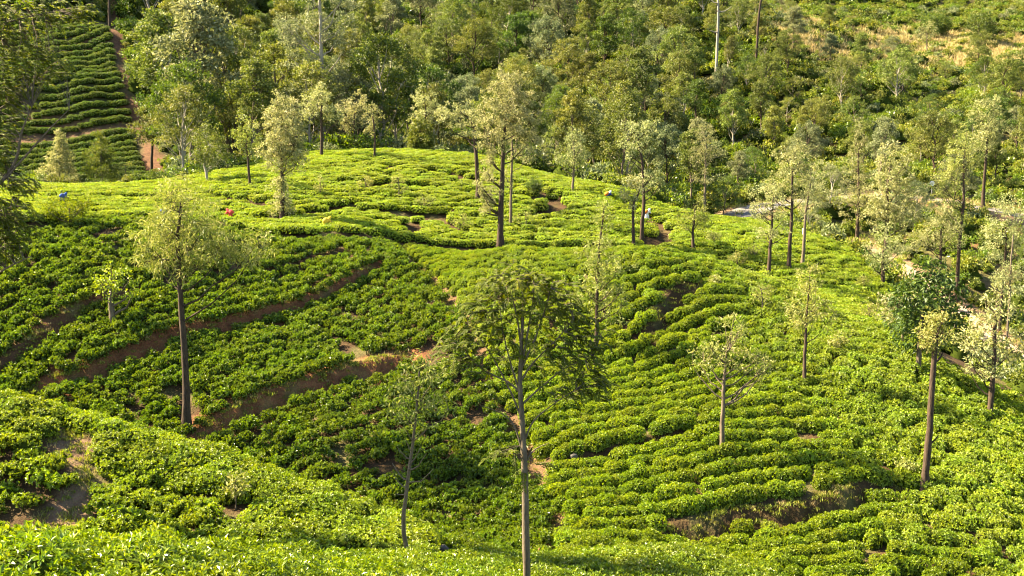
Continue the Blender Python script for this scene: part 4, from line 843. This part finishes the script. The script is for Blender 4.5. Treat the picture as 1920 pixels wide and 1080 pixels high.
# ---------------------------------------------------------------- far wood
def forest_proto(seed, H, kind):
    r = np.random.default_rng(seed); gt = Geo(); gc = Geo()
    lean = r.normal(0, 0.05, 2); T = np.array([[lean[0] * H * f ** 1.5, lean[1] * H * f ** 1.5, H * f * 0.92 - 0.4] for f in np.linspace(0, 1, 9)]); T[1:, :2] += r.normal(0, 0.012 * H, (8, 2))
    V, F = tube(T, np.linspace(0.017, 0.004, 9) * H, 7, seed, 0.05); gt.add(V, F, 0, 0.5, True)
    nl = {"broad": 15, "tall": 12, "bushy": 11}[kind]; cr = {"broad": 0.30, "tall": 0.17, "bushy": 0.34}[kind]; z0 = {"broad": 0.42, "tall": 0.45, "bushy": 0.18}[kind]
    for i in range(nl):
        f = (i + 0.5) / nl; a = i * 2.4 + r.uniform(-0.5, 0.5); z = H * (z0 + (0.97 - z0) * f); w = cr * H * (math.sin(math.pi * min(1, 0.25 + 0.72 * f)) ** 0.8) * r.uniform(0.55, 1.05)
        c = np.array([math.cos(a) * w, math.sin(a) * w, z]) + np.array([np.interp(z, T[:, 2], T[:, 0]), np.interp(z, T[:, 2], T[:, 1]), 0])
        j = int(np.clip((z / H - 0.18) * 9, 2, 7)); branch(gt, T[j], c, 0.006 * H, 0.0025 * H, r, n=5, sag=0.06)
        rl = H * {"broad": 0.115, "tall": 0.085, "bushy": 0.14}[kind] * r.uniform(0.75, 1.25); m = 17
        d = unit(r.normal(size=(m, 3)) + [0, 0, 0.5]); C = c + d * rl * [1.15, 1.15, 0.75] * r.uniform(0.55, 1.0, (m, 1))
        for q in C[:3]: branch(gt, c, q, 0.0022 * H, 0.001 * H, r, n=3, k=3)
        clump_leaves(gc, C, 0.038 * H, 34, r, 0.0215 * H, 0.0115 * H, 0, 0.25, c - [0, 0, rl], (0.45 + r.normal(0, 0.07), 0.22))
    return gt.mesh("trunk", [[M_BARKL, M_BARKD, M_BARKW][seed % 3]]), gc
PROTO = {}
for kind, sd, H in (("broad", 400, 12.0), ("tall", 420, 13.0), ("bushy", 440, 7.0)):
    PROTO[kind] = []
    for i in range(4):
        t_, gc_ = forest_proto(sd + i, H, kind); PROTO[kind].append((t_, gc_.mesh("crown", [M_FOREST]), H))
        if i < 2: PROTO[kind].append((t_, gc_.mesh("crown", [M_DEEP if i else M_GUM]), H))

def put_tree(kind, i, P, h, yaw, name, label, group):
    t_, c_, H = PROTO[kind][i % len(PROTO[kind])]
    e = bpy.data.objects.new(name, None); COL.objects.link(e); e.location = P; e.rotation_euler = (0, 0, yaw); s = h / H; e.scale = (s * RNG.uniform(0.9, 1.15), s * RNG.uniform(0.9, 1.15), s)
    e["label"] = label; e["category"] = "tree"
    if group: e["group"] = group
    link("trunk", t_, e); link("crown", c_, e); return e

def ground_pt(px, py, Y):
    P = at(px, py, Y); P[2] = float(ground_h(np.array([P[0]]), np.array([P[1]]))[0]); return P
# singled-out trees of the wood (base pixel, distance, height in pixels)
for kind, i, px_, Y_, top, name, label in (
    ("tall", 1, 357, 118, 15, "broadleaf_tree", "tall grey-green tree with stout trunk beside the hill's shoulder"),
    ("tall", 4, 318, 132, 30, "broadleaf_tree", "tall narrow tree between the far terraces and the wood"),
    ("broad", 3, 720, 122, 75, "broadleaf_tree", "vase-shaped tree with bare spreading limbs behind the hill crest"),
    ("tall", 0, 430, 124, 60, "broadleaf_tree", "upright olive tree in the wood just over the hill's shoulder"),
    ("broad", 4, 520, 126, 95, "broadleaf_tree", "low-crowned tree in the wood behind the thin silver oak"),
    ("bushy", 0, 1180, 128, 175, "broadleaf_tree", "flat-topped light-green tree at the foot of the wood by the two-tiered silver oak"),
    ("bushy", 3, 1360, 108, 330, "shrub_tree", "low bushy tree beside the asphalt road's visible end")):
    P = ground_pt(px_, 290, Y_); _, pyb = project(*P); put_tree(kind, i, P, (pyb - top) * Y_ / FPX, RNG.uniform(0, 6), name, label, None)
for px_, pyb, top, mat, label in ((1343, 168, -25, M_BARKW, "bare whitish pole of a tree on the scrub spur"), (1425, 132, -30, M_BARKD, "dark leaning bare pole of a tree on the scrub spur"), (206, 55, -40, M_BARKD, "dark straight trunk on red soil above the far terraces"), (547, 330, 20, M_BARKL, "long pale trunk standing out of the wood")):
    pass
px_tree("bare_tree", "bare whitish pole-like tree with few stubs on the scrub spur", (1341, 168), [(1343, 100), (1344, 30), (1346, -30)], [(1352, -20, 14, 12)], 90, M_FOREST, M_BARKW, r_px=2.8, top_px=1.8, dens=0.5, y0=120, bare=[(1344, 20, 1372, 12, 1.4), (1344, 60, 1325, 52, 1.2), (1344, 5, 1325, -10, 1.2)])
px_tree("bare_tree", "dark leaning pole-like tree on the scrub spur", (1416, 135), [(1420, 80), (1424, 20), (1432, -30)], [(1430, -20, 18, 14)], 91, M_FOREST, M_BARKD, r_px=2.6, top_px=1.6, dens=0.5, y0=120)
px_tree("bare_tree", "dark straight trunk on red soil above the far terraces", (206, 52), [(206, 20), (206, -30)], [(206, -45, 30, 18)], 92, M_FOREST, M_BARKD, r_px=2.6, top_px=1.8, dens=0.5, y0=120)
px_tree("bare_tree", "slim tilted pale stem on the wooded spur's foot", (1521, 262), [(1526, 235), (1531, 205)], [(1534, 200, 20, 12)], 93, M_FOREST, M_BARKL, r_px=1.8, top_px=1, dens=0.7, y0=110)
px_tree(SO, "small tan tree alone on the dry grass meadow", (1738, 105), [(1738, 85), (1738, 62)], [(1738, 55, 18, 14), (1728, 62, 10, 8), (1750, 60, 10, 8)], 94, M_PALE, M_BARKL, r_px=1.4, top_px=0.8, L=0.4, W=0.16, rc=0.5, y0=150, tint=(0.5, 0.2))
px_tree("dark_tree", "dark blue-green rounded tree above the dry grass meadow", (1835, 78), [(1835, 60), (1835, 48)], [(1838, 52, 26, 22), (1850, 62, 16, 14)], 95, M_DEEP, M_BARKL, r_px=2, top_px=1, L=0.5, W=0.22, rc=0.6, dens=1.6, y0=150)
px_tree("dark_tree", "wide dark tree behind the small tan tree above the dry meadow", (1758, 65), [(1758, 50), (1758, 35)], [(1752, 42, 22, 20), (1770, 50, 14, 12)], 96, M_DEEP, M_BARKL, r_px=2, top_px=1, L=0.5, W=0.22, rc=0.6, dens=1.6, y0=150)

px_tree("gum_tree", "towering white-limbed gum tree rising behind the hill crest", (608, 292), [(607, 240), (605, 160), (603, 80), (601, 10), (600, -50)],
        [(548, 75, 32, 20), (590, 40, 34, 24), (635, 60, 30, 26), (575, 120, 36, 24), (635, 125, 28, 24), (545, 45, 24, 16), (600, -20, 40, 24), (648, 10, 28, 20), (560, 165, 26, 16)], 97, M_GUM, M_BARKW, r_px=5.5, top_px=2.2, L=0.36, W=0.14, rc=0.5, dens=0.8, limbs=6, limb_r=0.4, dist=121,
        bare=[(605, 165, 585, 130, 3), (605, 190, 640, 178, 2.6), (604, 120, 565, 75, 2.6), (603, 60, 630, 15, 2.2), (604, 140, 640, 100, 2.2), (606, 215, 650, 185, 2.2)])
# the rest of the wood
x, y = candidates(-125, 150, 98, 265, 1.6); u = x / y; z = ground_h(x, y); px, py = project(x, y, z)
pr = np.where(px < 1150, 1.0, np.where(px < 1480, 0.95, np.where(px < 1620, 0.4, 0.04)))
pr = np.where((px > 1500) & (py < 45) & (y > 215), 0.7, pr); pr = np.where((px > 1440) & (py > 40) & (py < 140) & (y > 160), 0.02, pr)
pr = np.where((px > 1330) & (py > 300), 0.12, pr)
m = (y > crest_y(u) + 7) & ((px > 335) | (y > 166)) & (px > -120) & (px < 2020) & (py > -70) & (RNG.random(len(x)) < pr)
m &= clear_of(x, y, [(SOIL_T, -3.2, 3.2), (ROAD, -6, 6), (TRACK, -5, 5)]) & ~((px < 235) & (y < 162))
x, y, z, px, py = x[m], y[m], z[m], px[m], py[m]
def thin_wide(x, y, d):
    keep = []
    for i in range(len(x)):
        if all((x[i] - x[j]) ** 2 + (y[i] - y[j]) ** 2 > d[i] ** 2 for j in keep): keep.append(i)
    return np.array(keep, int)
o_ = np.argsort(y + RNG.normal(0, 6, len(y)))[:6000]; x, y, z, px, py = x[o_], y[o_], z[o_], px[o_], py[o_]
k = thin_wide(x, y, np.where(px < 640, 5.2, np.where(px < 1150, 4.8, 4.2)) + 2.2 * RNG.random(len(x))); x, y, z, px, py = x[k], y[k], z[k], px[k], py[k]
k = np.arange(len(x))[:290]; WOOD = []
for i in k:
    q = RNG.random()
    if px[i] < 640: kind = "broad" if q < 0.4 else ("tall" if q < 0.85 else "bushy"); h = RNG.uniform(9, 13.5)
    elif px[i] < 1280: kind = "broad" if q < 0.4 else ("tall" if q < 0.65 else "bushy"); h = RNG.uniform(7.5, 12.5)
    else: kind = "broad" if q < 0.3 else ("tall" if q < 0.55 else "bushy"); h = RNG.uniform(5.5, 9.5)
    if kind == "bushy": h *= 0.62
    zone = next(n for e_, n in ((335, "above the far terraces"), (480, "over the hill's shoulder"), (640, "round the white-limbed gum tree"), (860, "behind the hill crest"), (1010, "behind the tallest ridge oak"), (1160, "behind the pale straight stem"),
        (1300, "behind the two-tiered oak"), (1480, "round the bare poles of the spur"), (1680, "on the spur over the road"), (9999, "round the dry meadow")) if px[i] < e_)
    band = "low" if y[i] < 140 else "midway" if y[i] < 185 else "high"; vi = int(RNG.integers(0, 6)); colr = {1: "grey-green", 3: "deep green"}.get(vi, "olive green")
    desc = colr + " " + {"broad": "broad-crowned tree ", "tall": "narrow tall tree ", "bushy": "bushy tree "}[kind] + band + " in the wood " + zone
    put_tree(kind, vi, (x[i], y[i], z[i]), h, RNG.uniform(0, 6.28), "woodland_tree", desc, desc.replace("tree", "trees", 1))

# ---------------------------------------------------------------- scrub, weeds and dry grass
def shrub_proto(seed, mat, n=300, L=0.24, W=0.12):
    r = np.random.default_rng(seed); g = Geo()
    for i in range(7):
        c = np.array([r.normal(0, 0.42), r.normal(0, 0.42), r.uniform(0.35, 0.95)]); rl = r.uniform(0.28, 0.5)
        d = unit(r.normal(size=(n // 7, 3)) + [0, 0, 0.4]); N = d + 0.7 * r.normal(size=d.shape); A = np.cross(N, r.normal(size=d.shape)) + [0, 0, 0.3] + 0.4 * d
        V, F = leaf_geo(c + d * rl * r.uniform(0.7, 1.1, (len(d), 1)), A, N, L * r.uniform(0.6, 1.3, len(d)), W * r.uniform(0.7, 1.2, len(d))); g.add(V, F, 0, np.repeat(np.clip(0.45 + 0.24 * r.normal(size=len(d)), 0, 1), 4))
    dome_core(g, 0.72, 0.72, 0.8, 0, seed, 1, -0.1, 0.2)
    return g.mesh("shrub", [mat, M_TWIG])
SHR = [shrub_proto(500 + i, m_) for i, m_ in enumerate((M_SCRUB, M_SCRUB, M_TEADARK, M_FOREST, M_GUM, M_DEEP))]
x, y = candidates(-130, 165, 52, 275, 1.25); u = x / y; z = ground_h(x, y); px, py = project(x, y, z)
dry = (px > 1450) & (y > 165) & (np.abs(py - np.interp(px, [1440, 1560, 1900], [40, 82, 105])) < 36)
m = (y > crest_y(u) + 2.4) & (px > -150) & (px < 2080) & (py > -70) & ~((px < np.interp(py, [-60, 60, 190, 330], [190, 200, 232, 268]) + 6) & (y > 118) & (y < 160)) & ~(dry & (RNG.random(len(x)) < 0.8))
m &= (RNG.random(len(x)) < np.where(px > 1280, 0.65 + 0.7 * vnoise(x, y, 7, 61), 1.0))
m &= clear_of(x, y, [(SOIL_T, -1.3, 1.3), (ROAD, -4.5, 3.2), (TRACK, -6.5, 2.6)])
x, y, z, px = x[m], y[m], z[m], px[m]; k = thin(x, y, np.full(len(x), 0.95)); x, y, z, px = x[k], y[k], z[k], px[k]
sz = RNG.uniform(0.6, 1.5, len(x)) ** 1.3 * np.where(px < 1280, 1.2, np.where(px < 1640, 1.1, 0.95)) * np.where((px < 330) & (y < 140), 0.55, 1.0)
scatter("undergrowth", SHR, np.c_[x, y, z], np.c_[np.zeros((len(x), 2)), RNG.uniform(0, 6.28, len(x))], np.c_[sz, sz, sz * RNG.uniform(0.7, 1.3, len(x))],
        np.where(px < 1100, RNG.integers(2, 6, len(x)), RNG.choice([0, 1, 2, 3, 4, 5], len(x), p=[.26, .26, .24, .1, .1, .04])), label="tangled green scrub covering the far slopes", category="undergrowth")
def tuft(seed, mat, n=34, h=0.45, w=0.018, sp=0.22):
    r = np.random.default_rng(seed); g = Geo(); P = np.c_[r.normal(0, sp, (n, 2)), np.zeros(n)]
    A = np.c_[r.normal(0, 0.45, (n, 2)), np.ones(n)]; V, F = leaf_geo(P, A, r.normal(size=(n, 3)), h * r.uniform(0.5, 1.2, n), w); g.add(V, F, 0, np.repeat(r.uniform(0, 1, n), 4)); return g.mesh("tuft", [mat])
TUF = [tuft(600, M_DRY), tuft(601, M_DRY), tuft(602, M_SCRUB, w=0.03), tuft(603, M_SCRUB, n=26, h=0.35, w=0.05)]
TUFX = [tuft(610, M_DRY, n=60, h=1.0, w=0.07, sp=0.6), tuft(611, M_DRY, n=60, h=0.8, w=0.08, sp=0.6)]
GP = []
def tufts_along(L, n, lo, hi, var, sc):
    t = RNG.uniform(0, len(L) - 1.001, n); i = t.astype(int); f = (t - i)[:, None]; P = L[i] * (1 - f) + L[i + 1] * f; T = unit((L[i + 1] - L[i])[:, :2]); o = RNG.uniform(lo, hi, n)[:, None]
    q = P[:, :2] + np.c_[-T[:, 1], T[:, 0]] * o
    for a, b in q: GP.append((a, b, RNG.choice(var), RNG.uniform(0.6, 1.3) * sc))
for L, n, lo, hi in ((BANK_A, 420, -0.6, 0.6), (BANK_B, 360, -0.7, 0.6), (BANK_C, 170, -0.5, 0.5), (BANK_R, 260, -0.5, 0.4), (BANK_R1, 80, -0.4, 0.4), (PATH_G, 420, -0.7, 0.7), (PATH_K, 160, -0.9, 0.9), (BANK_R2, 120, -0.7, 0.7), (TRACK_T, 60, -1, 1)): tufts_along(L, n, lo, hi, [0, 2, 3, 3, 3, 3], 0.5)
tufts_along(TRACK, 300, -3.5, 3.5, [0, 1, 2, 3], 1.2); tufts_along(ROAD, 350, -4.5, 4.5, [0, 1, 2, 3], 1.3)
x, y = candidates(30, 160, 165, 270, 0.9); z = ground_h(x, y); px, py = project(x, y, z)
m = (px > 1430) & (px < 2000) & (np.abs(py - np.interp(px, [1440, 1560, 1900], [40, 82, 105])) < 40 * (0.4 + RNG.random(len(x)))); x, y = x[m][:5000], y[m][:5000]
for a, b in zip(x, y): GP.append((a, b, 4 + int(RNG.integers(0, 2)), RNG.uniform(0.6, 1.3)))
GP = np.array(GP); gz = ground_h(GP[:, 0], GP[:, 1])
scatter("grass", TUF + TUFX, np.c_[GP[:, :2], gz - 0.02], np.c_[np.zeros((len(GP), 2)), RNG.uniform(0, 6.28, len(GP))], np.repeat(GP[:, 3:4], 3, 1), GP[:, 2].astype(int), label="dry and green grass along banks, paths and the far meadow", category="grass")

# ---------------------------------------------------------------- stones, stump, road furniture
def stone(name, label, P, size, seed):
    r = np.random.default_rng(seed); V = []; F = []; nt, nz = 12, 7
    for i in range(nz + 1):
        for j in range(nt):
            a = 2 * math.pi * j / nt; b = math.pi * i / nz; q = 1 + 0.10 * math.sin(3 * a + seed) + 0.08 * math.sin(4 * b + a) + 0.05 * r.normal()
            V.append((math.cos(a) * math.sin(b) * q, math.sin(a) * math.sin(b) * q, math.cos(b) * q))
    for i in range(nz):
        for j in range(nt): F.append((i * nt + j, (i + 1) * nt + j, (i + 1) * nt + (j + 1) % nt, i * nt + (j + 1) % nt))
    me = mesh_from("stone", np.array(V) * size, [np.array(F)], [M_STONE], smooth=True); o = link(name, me, label=label, category="stone"); o.location = P; return o
P = ground_pt(828, 1020, 34.5); P[2] += 0.12; stone("stone", "flat pale stone lying behind the nearest tea bed", P, (0.24, 0.18, 0.12), 1)
P = fhit(1076, 858, 36); P[2] += 0.0; stone("boulder", "grey boulder in the dark gap beside the gully path", P, (0.2, 0.17, 0.15), 2)
g = Geo(); r = np.random.default_rng(5); B = fhit(1004, 1076)
for a, h in ((0.0, 0.75), (0.35, 0.5), (-0.3, 0.42), (0.15, 0.95)):
    V, F = tube([[a * 0.3, 0, -0.2], [a * 0.5, 0.02, h * 0.5], [a * 0.9, -0.03, h], [a * 1.0, -0.03, h + 0.05]], [0.10, 0.075, 0.045, 0.008], 7, 3, 0.1); g.add(V, F, 0, 0.5)
o = link("tree_stump", g.mesh("stump", [noise_mat("split_wood", (0.16, 0.07, 0.03), (0.36, 0.19, 0.09), 9, 0.9, 0.5)]), label="splintered brown stump beside the drooping tree's foot", category="stump"); o.location = B
M_WHITE = noise_mat("white_paint", (0.74, 0.74, 0.72), (0.82, 0.82, 0.80), 5, 0.5, 0.0); M_GREYM = noise_mat("grey_metal", (0.25, 0.25, 0.25), (0.35, 0.35, 0.35), 5, 0.5, 0.0)
P = ground_pt(1746, 378, 120.5)
e = bpy.data.objects.new("road_sign", None); COL.objects.link(e); e.location = P; e["label"] = "small round white road sign on a grey post by the asphalt road"; e["category"] = "road sign"
V, F = tube([[0, 0, -0.3], [0, 0, 1.0], [0, 0, 1.6]], 0.04, 8); g = Geo(); g.add(V, F, 0, 0.5, True); link("post", g.mesh("post", [M_GREYM]), e)
V, F = tube([[0, 0.03, 1.35], [0, -0.01, 1.35], [0, -0.04, 1.35], [0, -0.045, 1.35]], [0.30, 0.31, 0.30, 0.002], 20); g = Geo(); g.add(V, F, 0, 0.5); link("disc", g.mesh("disc", [M_WHITE]), e)
P = ground_pt(1506, 440, 88); g = Geo(); V, F = tube([[0, 0, -0.2], [0, 0, 0.6], [0, 0, 0.95], [0, 0, 1.0]], [0.10, 0.09, 0.08, 0.02], 8); g.add(V, F, 0, 0.5)
o = link("marker_post", g.mesh("post", [M_WHITE]), label="short white marker post at the far edge of the bright tea", category="post"); o.location = P

# ---------------------------------------------------------------- tea pluckers, bent over the bushes
def cloth(name, c): return noise_mat(name, tuple(v * 0.8 for v in c), c, 6, 0.8, 0.15)
M_SKIN = noise_mat("skin", (0.16, 0.085, 0.05), (0.21, 0.115, 0.07), 6, 0.6, 0.0); M_HAIR = noise_mat("hair", (0.012, 0.010, 0.009), (0.03, 0.024, 0.02), 20, 0.5, 0.0)
def person(label, P, yaw, dress, scarf, sack):
    e = bpy.data.objects.new("person", None); COL.objects.link(e); e.location = P; e.rotation_euler = (0, 0, yaw); e["label"] = label; e["category"] = "person"; e["group"] = "tea pluckers"; e.scale = (0.8,) * 3
    # joints: facing +x, leaning forward
    J = {"pel": (-.10, 0, .60), "spine": (.06, 0, .78), "chest": (.22, 0, .93), "neck": (.33, 0, 1.02), "head": (.40, 0, 1.09), "crown": (.44, 0, 1.17),
         "hl": (-.08, .10, .56), "kl": (.14, .12, .36), "al": (-.04, .12, .07), "tl": (.13, .13, .03), "hr": (-.08, -.10, .56), "kr": (.14, -.12, .36), "ar": (-.04, -.12, .07), "tr": (.13, -.13, .03),
         "sl": (.24, .17, .95), "el": (.38, .22, .76), "wl": (.56, .16, .74), "sr": (.24, -.17, .95), "er": (.38, -.22, .76), "wr": (.56, -.16, .74)}
    rad = {"pel": .15, "spine": .125, "chest": .14, "neck": .055, "head": .095, "crown": .075, "hl": .09, "kl": .06, "al": .04, "tl": .03, "hr": .09, "kr": .06, "ar": .04, "tr": .03, "sl": .06, "el": .042, "wl": .03, "sr": .06, "er": .042, "wr": .03}
    E = [("pel", "spine"), ("spine", "chest"), ("chest", "neck"), ("neck", "head"), ("head", "crown"), ("pel", "hl"), ("hl", "kl"), ("kl", "al"), ("al", "tl"), ("pel", "hr"), ("hr", "kr"), ("kr", "ar"), ("ar", "tr"), ("chest", "sl"), ("sl", "el"), ("el", "wl"), ("chest", "sr"), ("sr", "er"), ("er", "wr")]
    for sd, w in (("l", 1), ("r", -1)):
        for q in range(4): n = "f%s%d" % (sd, q); J[n] = (.64 + .008 * (1 - abs(q - 1.5)), w * (.16 + .022 * (q - 1.5)), .715); rad[n] = .010; J[n + "t"] = (.69 - .006 * abs(q - 1.5), w * (.16 + .022 * (q - 1.5)), .69); rad[n + "t"] = .008; E += [("w" + sd, n), (n, n + "t")]
        J["th" + sd] = (.60, w * .10, .72); rad["th" + sd] = .011; E.append(("w" + sd, "th" + sd))
    nm = list(J); me = bpy.data.meshes.new("body"); me.from_pydata([J[n] for n in nm], [(nm.index(a), nm.index(b)) for a, b in E], []); me.materials.append(M_SKIN)
    b = link("body", me, e); sk = b.modifiers.new("skin", 'SKIN'); b.modifiers.new("sub", 'SUBSURF').levels = 1
    if not me.skin_vertices: me.attributes.new("skin", 'FLOAT', 'POINT') if False else None
    if me.skin_vertices:
        for i, n in enumerate(nm): me.skin_vertices[0].data[i].radius = (rad[n], rad[n]); me.skin_vertices[0].data[i].use_root = (n == "pel")
    def loft(name, path, rr, mat, k=14):
        g = Geo(); V, F = tube(path, rr, k, 3, 0.02); g.add(V, F, 0, 0.5, True); return link(name, g.mesh(name, [mat]), e)
    loft("skirt", [[.04, 0, .10], [.05, 0, .28], [.02, 0, .45], [-.08, 0, .58], [-.06, 0, .66]], [.25, .26, .26, .20, .15], dress)
    loft("blouse", [[-.10, 0, .58], [.06, 0, .78], [.21, 0, .92], [.30, 0, 1.0], [.33, 0, 1.03]], [.18, .175, .20, .13, .07], dress)
    for s_ in (1, -1): loft("sleeve", [[.24, .15 * s_, .96], [.31, .20 * s_, .86], [.38, .22 * s_, .77]], [.085, .075, .065], dress, 8)
    loft("hair", [[.34, 0, 1.06], [.37, 0, 1.13], [.40, 0, 1.18], [.41, 0, 1.20]], [.09, .105, .08, .01], M_HAIR, 10)
    loft("head_scarf", [[.20, 0, .96], [.29, 0, 1.06], [.37, 0, 1.16], [.43, 0, 1.22], [.45, 0, 1.24]], [.17, .145, .13, .085, .01], scarf)
    loft("sack", [[-.26, 0, .66], [-.22, 0, .74], [-.08, 0, .90], [.06, 0, 1.06], [.12, 0, 1.12]], [.05, .20, .23, .17, .03], sack)
    for s_ in (1, -1):
        g = Geo(); V, F = tube([[.48, .032 * s_, 1.095], [.492, .034 * s_, 1.095], [.496, .034 * s_, 1.095]], [.012, .010, .001], 6); g.add(V, F); link("eye", g.mesh("eye", [M_HAIR]), e)
    g = Geo(); V, F = tube([[.485, 0, 1.10], [.508, 0, 1.07], [.49, 0, 1.06]], [.008, .014, .006], 6); g.add(V, F); link("nose", g.mesh("nose", [M_SKIN]), e)
    return e
C_OR = cloth("orange_cloth", (.75, .25, .03)); C_WH = cloth("white_cloth", (.80, .78, .74)); C_BL = cloth("blue_cloth", (.03, .08, .28)); C_YE = cloth("yellow_cloth", (.80, .52, .05)); C_RD = cloth("red_cloth", (.60, .07, .06)); C_PK = cloth("peach_cloth", (.75, .45, .26))
for lab, q, yaw, d, s_, k_ in (("person in blue with white headscarf and orange sack high on the hill flank", (1139, 378), 0.2, C_BL, C_WH, C_OR), ("person with white headscarf and orange sack beside the two-tiered silver oak", (1212, 413), 0.3, C_WH, C_WH, C_OR),
        ("person in yellow bending over tea below the curved cut", (612, 431), 0.4, C_YE, C_YE, C_YE), ("person in red bending over tea on the shelf", (433, 415), 2.9, C_RD, C_RD, C_RD),
        ("person in blue bending over tea behind the feathery branches", (118, 384), 0.5, C_BL, C_BL, C_BL), ("person in blue with yellow scarf seen through the feathery silver oak crown", (307, 412), 1.0, C_BL, C_YE, C_BL)):
    P = fhit(q[0], q[1], 58); person(lab, P, yaw, d, s_, k_)
